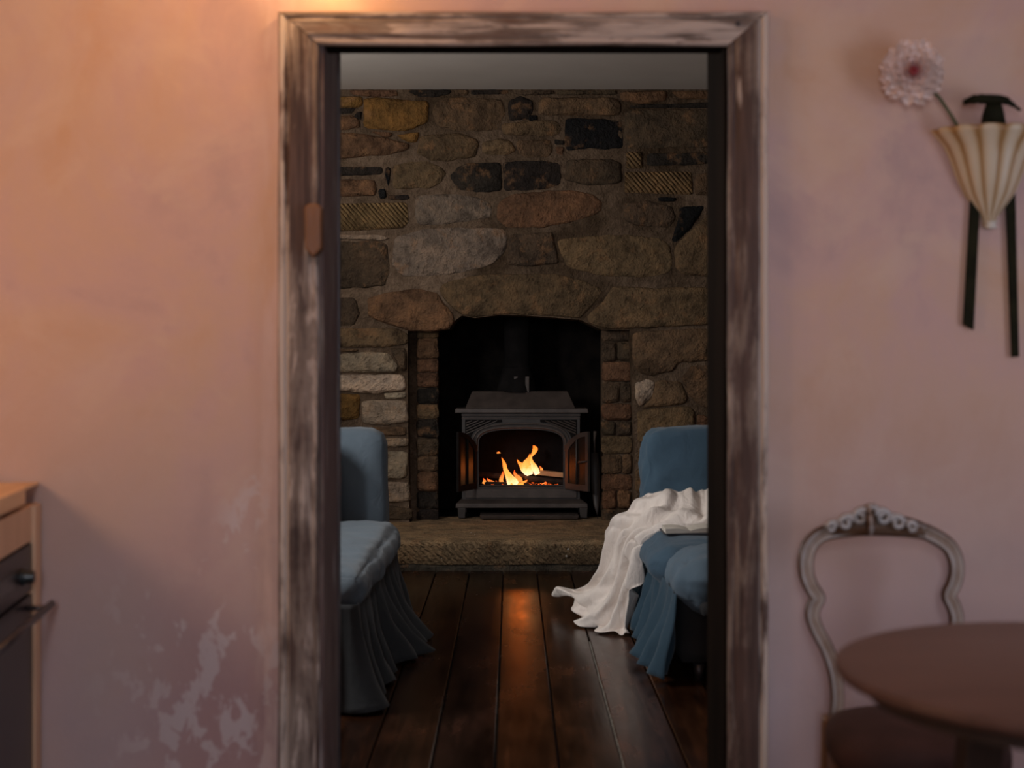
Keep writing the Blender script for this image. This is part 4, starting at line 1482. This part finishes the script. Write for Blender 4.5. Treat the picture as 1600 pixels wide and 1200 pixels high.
ZT = 0.919
mb = MB()
cbox(mb, 0.165, 2.2, -0.60, 0.0, ZT - 0.038, ZT)
cbox(mb, 0.004, 0.165, -0.60, 0.0, ZT - 0.007, ZT)
cbox(mb, 0.06, 0.165, -0.60, -0.06, ZT - 0.038, ZT - 0.007)
o = mb.build('kitchen_worktop', M['oak'], None, bevel=0.002)
tag(o, 'oak worktop over the oven at the left edge of the picture', 'worktop')
cab = empty('oven_cabinet', C(1.0, -0.3, 0), 'oak cabinet housing the black oven below the worktop', 'cabinet')
ZC = 0.868
mb = MB(); cbox(mb, 0.012, 0.075, -0.57, 0.006, 0.0, ZC); mb.build('end_panel', M['oakpanel'], cab, bevel=0.002)
mb = MB(); cbox(mb, 0.077, 0.80, -0.57, -0.004, 0.782, ZC); mb.build('top_rail', M['oakpanel'], cab, bevel=0.002)
mb = MB(); cbox(mb, 0.705, 0.80, -0.57, 0.004, 0.0, 0.78); mb.build('end_panel', M['oakpanel'], cab, bevel=0.002)
mb = MB(); cbox(mb, 0.80, 2.2, -0.57, 0.0, 0.0, ZC); mb.build('base_unit', M['oakpanel'], cab, bevel=0.002)
mb = MB(); cbox(mb, 0.077, 0.70, -0.57, -0.02, 0.0, 0.165); mb.build('plinth', M['oakpanel'], cab, bevel=0.002)
ov = empty('oven', C(0.39, -0.28, 0.17), 'black built-in electric oven with round knob and bar handle in the oak cabinet', 'oven')
mb = MB(); cbox(mb, 0.082, 0.698, -0.55, -0.022, 0.172, 0.776); mb.build('body', M['steel'], ov)
mb = MB(); cbox(mb, 0.08, 0.70, -0.020, -0.002, 0.664, 0.777); mb.build('control_panel', M['oven_black'], ov, bevel=0.002)
mb = MB(); cbox(mb, 0.08, 0.70, -0.020, -0.001, 0.175, 0.655); mb.build('door', M['oven_black'], ov, bevel=0.002)
for s in (0.19, 0.60):
    mb = MB()
    c = C(s, 0, 0.712)
    rings = []
    for out, r in ((-0.002, 0.021), (0.006, 0.021), (0.006, 0.017), (0.024, 0.015), (0.026, 0.012)):
        rings.append([c + nv * out + dv * (r * math.cos(2 * PI * j / 20)) + Vector((0, 0, r * math.sin(2 * PI * j / 20))) for j in range(20)])
    mb.loft(rings)
    mb.build('knob', M['oven_knob'], ov, smooth=True, sharp=40)
mb = MB()
cbox(mb, 0.28, 0.44, -0.003, -0.0005, 0.70, 0.735)
mb.build('display', M['oven_knob'], ov)
mb = MB()
mb.tube([C(0.085, 0.045, 0.63), C(0.695, 0.045, 0.63)], 0.009, 12)
mb.build('handle', M['steel'], ov, smooth=True)
for s in (0.14, 0.64):
    mb = MB(); mb.tube([C(s, -0.004, 0.63), C(s, 0.045, 0.63)], 0.006, 10); mb.build('handle_post', M['steel'], ov, smooth=True)

# ------------------------------------------------------------------ dining chair
ZCH = 3.27
ch = empty('dining_chair', (W(1395, 0, ZCH).x, ZCH - DIST - 0.2, 0), 'balloon-back dining chair with carved crest and worn pale paint, against the wall behind the table', 'chair')


def attr_build(name, mat, parent, V, F, A, **kw):
    mb = MB(); mb.add(V, F)
    o0 = ORG[parent.name]
    me = bpy.data.meshes.new(name)
    me.from_pydata([tuple(Vector(p) - o0) for p in V], [], F)
    at = me.attributes.new('face', 'FLOAT', 'POINT')
    at.data.foreach_set('value', A)
    me.polygons.foreach_set('use_smooth', [True] * len(me.polygons))
    me.materials.append(mat)
    bm = bmesh.new(); bm.from_mesh(me); bmesh.ops.recalc_face_normals(bm, faces=bm.faces); bm.to_mesh(me); bm.free()
    o = bpy.data.objects.new(name, me)
    COL.objects.link(o)
    o.parent = parent
    ORG[o.name] = o0
    return o


def chair_bar(name, pts, rw, rd, n=24):
    """moulded bar: pale face towards the front with a groove, brown sides"""
    rings, A = [], []
    pts = [Vector(p) for p in pts]
    V = []
    for i, p in enumerate(pts):
        t = (pts[min(i + 1, len(pts) - 1)] - pts[max(i - 1, 0)]).normalized()
        s = t.cross(Vector((0, 1, 0))).normalized()
        w = rw[i] if isinstance(rw, list) else rw
        for j in range(n):
            a = 2 * PI * j / n
            cs, sn = math.cos(a), math.sin(a)
            dep = -rd * sn
            if sn > 0.75:
                dep += rd * 0.5 * (sn - 0.75) / 0.25
            V.append(p + s * (w * math.copysign(abs(cs) ** 0.8, cs)) + Vector((0, dep, 0)))
            A.append(0.62 if sn > 0.93 else (0.95 if sn > 0.80 else (0.30 if sn > 0.5 else 0.0)))
    m = len(pts)
    F = []
    for i in range(m - 1):
        for j in range(n):
            b = i * n + j
            c = i * n + (j + 1) % n
            F.append((b, c, c + n, b + n))
    F.append(tuple(range(n)))
    F.append(tuple(range((m - 1) * n, m * n)))
    return attr_build(name, M['chair'], ch, V, F, A)


Lp = [(1300, 1142), (1306, 1112), (1308, 1085), (1304, 1050), (1293, 1016), (1277, 985), (1269, 962), (1272, 945), (1278, 934), (1268, 918), (1260, 897), (1259, 872), (1266, 851), (1282, 836), (1304, 829)]
Rp = [(1471, 1142), (1474, 1112), (1474, 1085), (1478, 1050), (1484, 1020), (1490, 990), (1494, 966), (1489, 946), (1482, 930), (1489, 914), (1494, 895), (1492, 872), (1482, 853), (1464, 840), (1444, 830)]
for P in (Lp, Rp):
    q = spline([W(x, y, ZCH + 0.10 * (1140 - y) / 330) for x, y in P], 4)
    chair_bar('back_post', q, [0.0155 + 0.004 * min(1, i / len(q)) for i in range(len(q))], 0.019)
# arched top rail and carved crest
q = spline([W(x, y, ZCH + 0.095) for x, y in ((1296, 832), (1316, 826), (1345, 821), (1375, 820), (1405, 822), (1432, 827), (1452, 834))], 5)
chair_bar('top_rail', q, [0.017 + 0.010 * math.sin(PI * i / (len(q) - 1)) for i in range(len(q))], 0.016)


def carve(name, pts, r, ch_a=0.5):
    mb_V, mb_F, A = [], [], []
    mb = MB()
    mb.tube(pts, r, 8)
    r0_ = r[0] if isinstance(r, list) else r
    A = [ch_a + (0.5 if v.y < min(q.y for q in mb.v[8 * (k // 8):8 * (k // 8) + 8]) + 0.3 * r0_ else -0.3) for k, v in enumerate(mb.v)]
    return attr_build(name, M['chair'], ch, mb.v, mb.f, A)


def cw(x, y, d=0.0):
    return W(x, y, ZCH + 0.072 + d)


def scroll(cx, cy, r0, turns, s, start, n=26):
    pts, rad = [], []
    for i in range(n):
        t = i / (n - 1)
        a = start + s * turns * 2 * PI * t
        r = r0 * (1 - 0.8 * t)
        pts.append(cw(cx + r * math.cos(a), cy + r * math.sin(a), -0.004 * t))
        rad.append(0.0085 * (1 - 0.45 * t))
    return pts, rad


crest = []
for s in (-1, 1):
    for (dx, y, r0, tn, st) in ((17, 808, 13, 1.3, PI * 0.5), (40, 817, 12, 1.2, PI * 0.4), (62, 824, 9, 1.1, PI * 0.3)):
        c = 1362 + s * dx
        pts, rad = scroll(c, y, r0, tn, s, PI / 2 + s * (PI * 0.6), 26)
        carve('carved_scroll', pts, rad)
    pts = spline([cw(1362, 790), cw(1362 + s * 12, 798), cw(1362 + s * 28, 803), cw(1362 + s * 50, 812), cw(1362 + s * 74, 822)], 5)
    carve('carved_edge', pts, [0.009 - 0.005 * i / (len(pts) - 1) for i in range(len(pts))], 0.4)
pts = [cw(1360, 836), cw(1360, 822, -0.012), cw(1359, 808, -0.014), cw(1358, 798, -0.008), cw(1357, 789)]
carve('carved_leaf', spline(pts, 4), [0.005, 0.006, 0.008, 0.010, 0.011, 0.012, 0.012, 0.012, 0.011, 0.011, 0.010, 0.009, 0.008, 0.007, 0.006, 0.004, 0.003], 0.3)
# backing of the crest
mb = MB()
cp = [(1300, 836), (1304, 824), (1325, 812), (1342, 798), (1357, 789), (1374, 799), (1395, 808), (1420, 815), (1440, 822), (1446, 836), (1420, 838), (1380, 834), (1340, 834)]
pv = [W(x, y, ZCH + 0.08) for x, y in cp]
pv2 = [p + Vector((0, 0.022, 0)) for p in pv]
V = pv + pv2
n = len(pv)
F = [tuple(range(n)), tuple(reversed(range(n, 2 * n)))] + [(i, (i + 1) % n, (i + 1) % n + n, i + n) for i in range(n)]
attr_build('crest_panel', M['chair'], ch, V, F, [0.42] * n + [0.05] * n)
# seat
sx0, sx1 = W(1293, 0, ZCH).x, W(1478, 0, ZCH).x
scx = (sx0 + sx1) / 2
sy1 = ZCH - DIST + 0.015
mb = MB()
rings = []
for f, z in ((0.0, 0.362), (0.94, 0.362), (1.0, 0.375), (1.0, 0.405), (0.95, 0.424), (0.80, 0.434), (0.5, 0.442), (0.0, 0.445)):
    ring = []
    for j in range(40):
        a = 2 * PI * j / 40
        cs, sn = math.cos(a), math.sin(a)
        k = 0.5
        x = 0.178 * math.copysign(abs(cs) ** 0.65, cs) * (1 - 0.22 * sn)
        y = 0.20 * math.copysign(abs(sn) ** 0.7, sn)
        ring.append(Vector((scx + x * f, sy1 - 0.20 + y * f, z)))
    rings.append(ring)
mb.loft(rings, True, False)
mb.build('seat', M['seat'], ch, smooth=True)
mb = MB()
rings = []
for f, z in ((0.90, 0.300), (0.97, 0.300), (0.97, 0.362), (0.90, 0.362)):
    ring = []
    for j in range(40):
        a = 2 * PI * j / 40
        cs, sn = math.cos(a), math.sin(a)
        ring.append(Vector((scx + f * 0.178 * math.copysign(abs(cs) ** 0.65, cs) * (1 - 0.22 * sn), sy1 - 0.20 + f * 0.20 * math.copysign(abs(sn) ** 0.7, sn), z)))
    rings.append(ring)
rings.append(rings[0])
mb.loft(rings, True, False)
mb.build('seat_rail', M['chairwood'], ch, smooth=True, sharp=40)
for (px, pts) in ((-1, [(scx - 0.128, sy1 + 0.0, 0.40), (scx - 0.130, sy1 + 0.005, 0.28), (scx - 0.140, sy1 + 0.04, 0.0)]), (1, [(scx + 0.128, sy1, 0.40), (scx + 0.130, sy1 + 0.005, 0.28), (scx + 0.140, sy1 + 0.04, 0.0)])):
    mb = MB(); mb.tube(spline(pts, 5), 0.019, 10); mb.build('leg', M['chairwood'], ch, smooth=True)
for s in (-1, 1):
    mb = MB()
    pts = spline([(scx + s * 0.185, sy1 - 0.36, 0.34), (scx + s * 0.205, sy1 - 0.385, 0.24), (scx + s * 0.195, sy1 - 0.365, 0.10), (scx + s * 0.21, sy1 - 0.40, 0.0)], 5)
    mb.tube(pts, [0.026 - 0.013 * i / (len(pts) - 1) for i in range(len(pts))], 10)
    mb.build('leg', M['table'], ch, smooth=True)

# ------------------------------------------------------------------ round table
TX, TZ_, TR = 0.92, 2.22, 0.407
TY = TZ_ - DIST
tb = empty('round_table', (TX, TY, 0), 'round brown mahogany table in front of the balloon-back chair', 'table')
mb = MB()
mb.lathe([(0.0, 0.718), (TR - 0.02, 0.718), (TR - 0.006, 0.720), (TR, 0.728), (TR - 0.002, 0.737), (TR - 0.010, 0.7405), (0.0, 0.7405)], (TX, TY, 0), 96)
mb.build('tabletop', M['table'], tb, smooth=True, sharp=40)
mb = MB()
mb.lathe([(TR - 0.10, 0.717), (TR - 0.05, 0.717), (TR - 0.05, 0.690), (TR - 0.10, 0.690), (TR - 0.10, 0.717)], (TX, TY, 0), 64)
mb.build('apron', M['tabledark'], tb, smooth=True, sharp=40)
for a in (124, 244, 4):
    ca, sa = math.cos(math.radians(a)), math.sin(math.radians(a))
    mb = MB()
    p0 = Vector((TX + ca * 0.21, TY + sa * 0.21, 0.715)); p1 = Vector((TX + ca * 0.30, TY + sa * 0.30, 0.0))
    rings = []
    for t, w in ((0, 0.034), (0.2, 0.032), (1, 0.02)):
        c = p0.lerp(p1, t)
        rings.append([c + Vector((w, w, 0)), c + Vector((-w, w, 0)), c + Vector((-w, -w, 0)), c + Vector((w, -w, 0))])
    mb.loft(rings)
    mb.build('leg', M['tabledark'], tb, bevel=0.004)

# ------------------------------------------------------------------ wall vase, its holder and the dahlia
ZV = DIST - 0.02
kv = FPX / (DIST - 0.06)
vcx = (1557 - 800) / kv
vt = EYE - (197 - HOR) / kv
wv = empty('wall_vase', (vcx, -0.01, vt - 0.24), 'cream fluted tulip-shaped wall vase hanging on the pink wall at the upper right', 'vase')
prof = [(89, 199), (82, 208), (66, 224), (58, 242), (51, 261), (44, 280), (36, 298), (24, 316), (14, 330), (9, 336), (8, 346), (2, 353)]
V, F, A = [], [], []
NS = 96
NF = 7
for (r, y) in prof:
    for j in range(NS + 1):
        a = PI + PI * j / NS
        rr = r / kv
        fl = math.cos(a * 2 * NF)
        wgt = min(1, r / 40) * (1 if y > 222 else 0.35)
        rr *= 1 + 0.05 * abs(math.cos(a * NF)) * wgt
        rim = 0.0
        if y < 215:
            rim = 0.003 * abs(math.cos(a * NF))
        V.append((vcx + rr * math.cos(a), -0.004 + 0.78 * rr * math.sin(a), EYE - (y - HOR) / kv + rim))
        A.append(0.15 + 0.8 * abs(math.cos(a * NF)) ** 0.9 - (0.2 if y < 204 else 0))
m = NS + 1
for i in range(len(prof) - 1):
    for j in range(NS):
        F.append((i * m + j, i * m + j + 1, (i + 1) * m + j + 1, (i + 1) * m + j))
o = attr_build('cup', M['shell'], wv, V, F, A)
md = o.modifiers.new('solid', 'SOLIDIFY'); md.thickness = 0.005; md.offset = -1
mb = MB(); mb.lathe([(0.0, 0.0), (0.016, 0.004), (0.012, 0.014), (0.018, 0.02)], (vcx, -0.018, EYE - (356 - HOR) / kv), 14, sy=0.8)
mb.build('finial', M['shellplain'] if 'shellplain' in M else M['paper'], wv, smooth=True)
# dark green holder behind the cup: crossbar above, two strips below
mb = MB()
q = spline([W(1507, 160, ZV - 0.03), W(1522, 155, ZV - 0.05), W(1545, 155, ZV - 0.06), W(1568, 156, ZV - 0.06), W(1583, 164, ZV - 0.06), W(1594, 172, ZV - 0.05)], 4)
rads = [0.004 + 0.008 * math.sin(PI * min(1, 0.12 + i / (len(q) - 1))) + 0.003 * noise.noise(Vector((i * 0.9, 0, 0))) for i in range(len(q))]
mb.tube(q, [max(0.003, r) for r in rads], 8, 1.0, 1.0)
mb.tube([W(1553, 158, ZV - 0.05), W(1552, 180, ZV - 0.04), W(1553, 215, ZV - 0.03)], [0.018, 0.028, 0.034], 10, 1.0, 0.5)
mb.build('holder_head', M['green_dark'], wv, smooth=True)
for P in (((1518, 285), (1534, 285), (1522, 516), (1505, 507)), ((1571, 290), (1587, 290), (1593, 557), (1581, 558))):
    pv = [W(x, y, ZV + 0.004) for x, y in P]
    mb = MB()
    mb.hexa([pv[3], pv[2], pv[2] + Vector((0, 0.008, 0)), pv[3] + Vector((0, 0.008, 0)), pv[0], pv[1], pv[1] + Vector((0, 0.008, 0)), pv[0] + Vector((0, 0.008, 0))])
    mb.build('holder_strip', M['green_dark'], wv, bevel=0.002)

ZD = DIST - 0.085
dc = W(1426, 112, ZD)
dh = empty('dahlia', dc, 'pale pink dahlia with a deep red centre leaning out of the wall vase', 'flower')


def petal_mesh():
    V, F = [], []
    n, m = 6, 4
    for i in range(n + 1):
        t = i / n
        w = 0.0165 * (0.45 + 0.55 * math.sin(PI * (0.05 + 0.60 * t))) * (1 if t < 0.7 else max(0.12, 1 - ((t - 0.7) / 0.3) ** 2.2))
        for j in range(m + 1):
            u = -1 + 2 * j / m
            V.append((u * w, t * 0.062, 0.007 * (u * u) + 0.006 * t * t - 0.004 * t))
    for i in range(n):
        for j in range(m):
            a = i * (m + 1) + j
            F.append((a, a + 1, a + m + 2, a + m + 1))
    me = bpy.data.meshes.new('petal')
    me.from_pydata(V, [], F)
    me.polygons.foreach_set('use_smooth', [True] * len(F))
    me.materials.append(M['petal'])
    return me


pm = petal_mesh()
rp = random.Random(8)
face = Vector((-0.18, -1, -0.10)).normalized()
base_q = face.to_track_quat('Z', 'Y').to_matrix().to_4x4()
for ring, (cnt, tilt, ln, back, al) in enumerate(((18, -10, 1.24, -0.018, 1), (18, 2, 1.20, -0.012, 1), (17, 12, 1.06, -0.006, 1), (15, 22, 0.90, 0.000, 1), (12, 32, 0.70, 0.005, 0.85), (9, 44, 0.50, 0.009, 0.62), (7, 60, 0.36, 0.011, 0.22), (4, 80, 0.26, 0.012, 0.0))):
    for i in range(cnt):
        a = 2 * PI * (i + 0.5 * (ring % 2)) / cnt + rp.uniform(-0.07, 0.07)
        o = bpy.data.objects.new('petal', pm)
        COL.objects.link(o)
        o.parent = dh
        R = Matrix.Rotation(a, 4, 'Z') @ Matrix.Rotation(math.radians(tilt + rp.uniform(-7, 7)), 4, 'X')
        S = Matrix.Diagonal((1.0 if ring < 4 else 0.75, ln * rp.uniform(0.92, 1.06), 1, 1))
        o.matrix_local = base_q @ Matrix.Translation((0, 0, back)) @ R @ Matrix.Translation((0, 0.004, 0)) @ S
        f = rp.uniform(0.9, 1.08)
        o.color = (0.84 * f, 0.66 * f, 0.60 * f, al)
mb = MB()
mb.lathe([(0.0, -0.02), (0.016, -0.012), (0.02, 0.0), (0.010, 0.012), (0.0, 0.014)], (0, 0, 0), 12)
mb.v = [dc - face * 0.022 + (base_q.to_3x3() @ v) for v in mb.v]
mb.build('calyx', M['stem'], dh, smooth=True)
mb = MB()
q = spline([dc - face * 0.03, W(1462, 147, ZD + 0.02), W(1476, 165, ZD + 0.025), W(1492, 190, ZD + 0.03), W(1520, 240, ZD + 0.045)], 5)
mb.tube(q, 0.0045, 8)
mb.build('stem', M['stem'], dh, smooth=True)
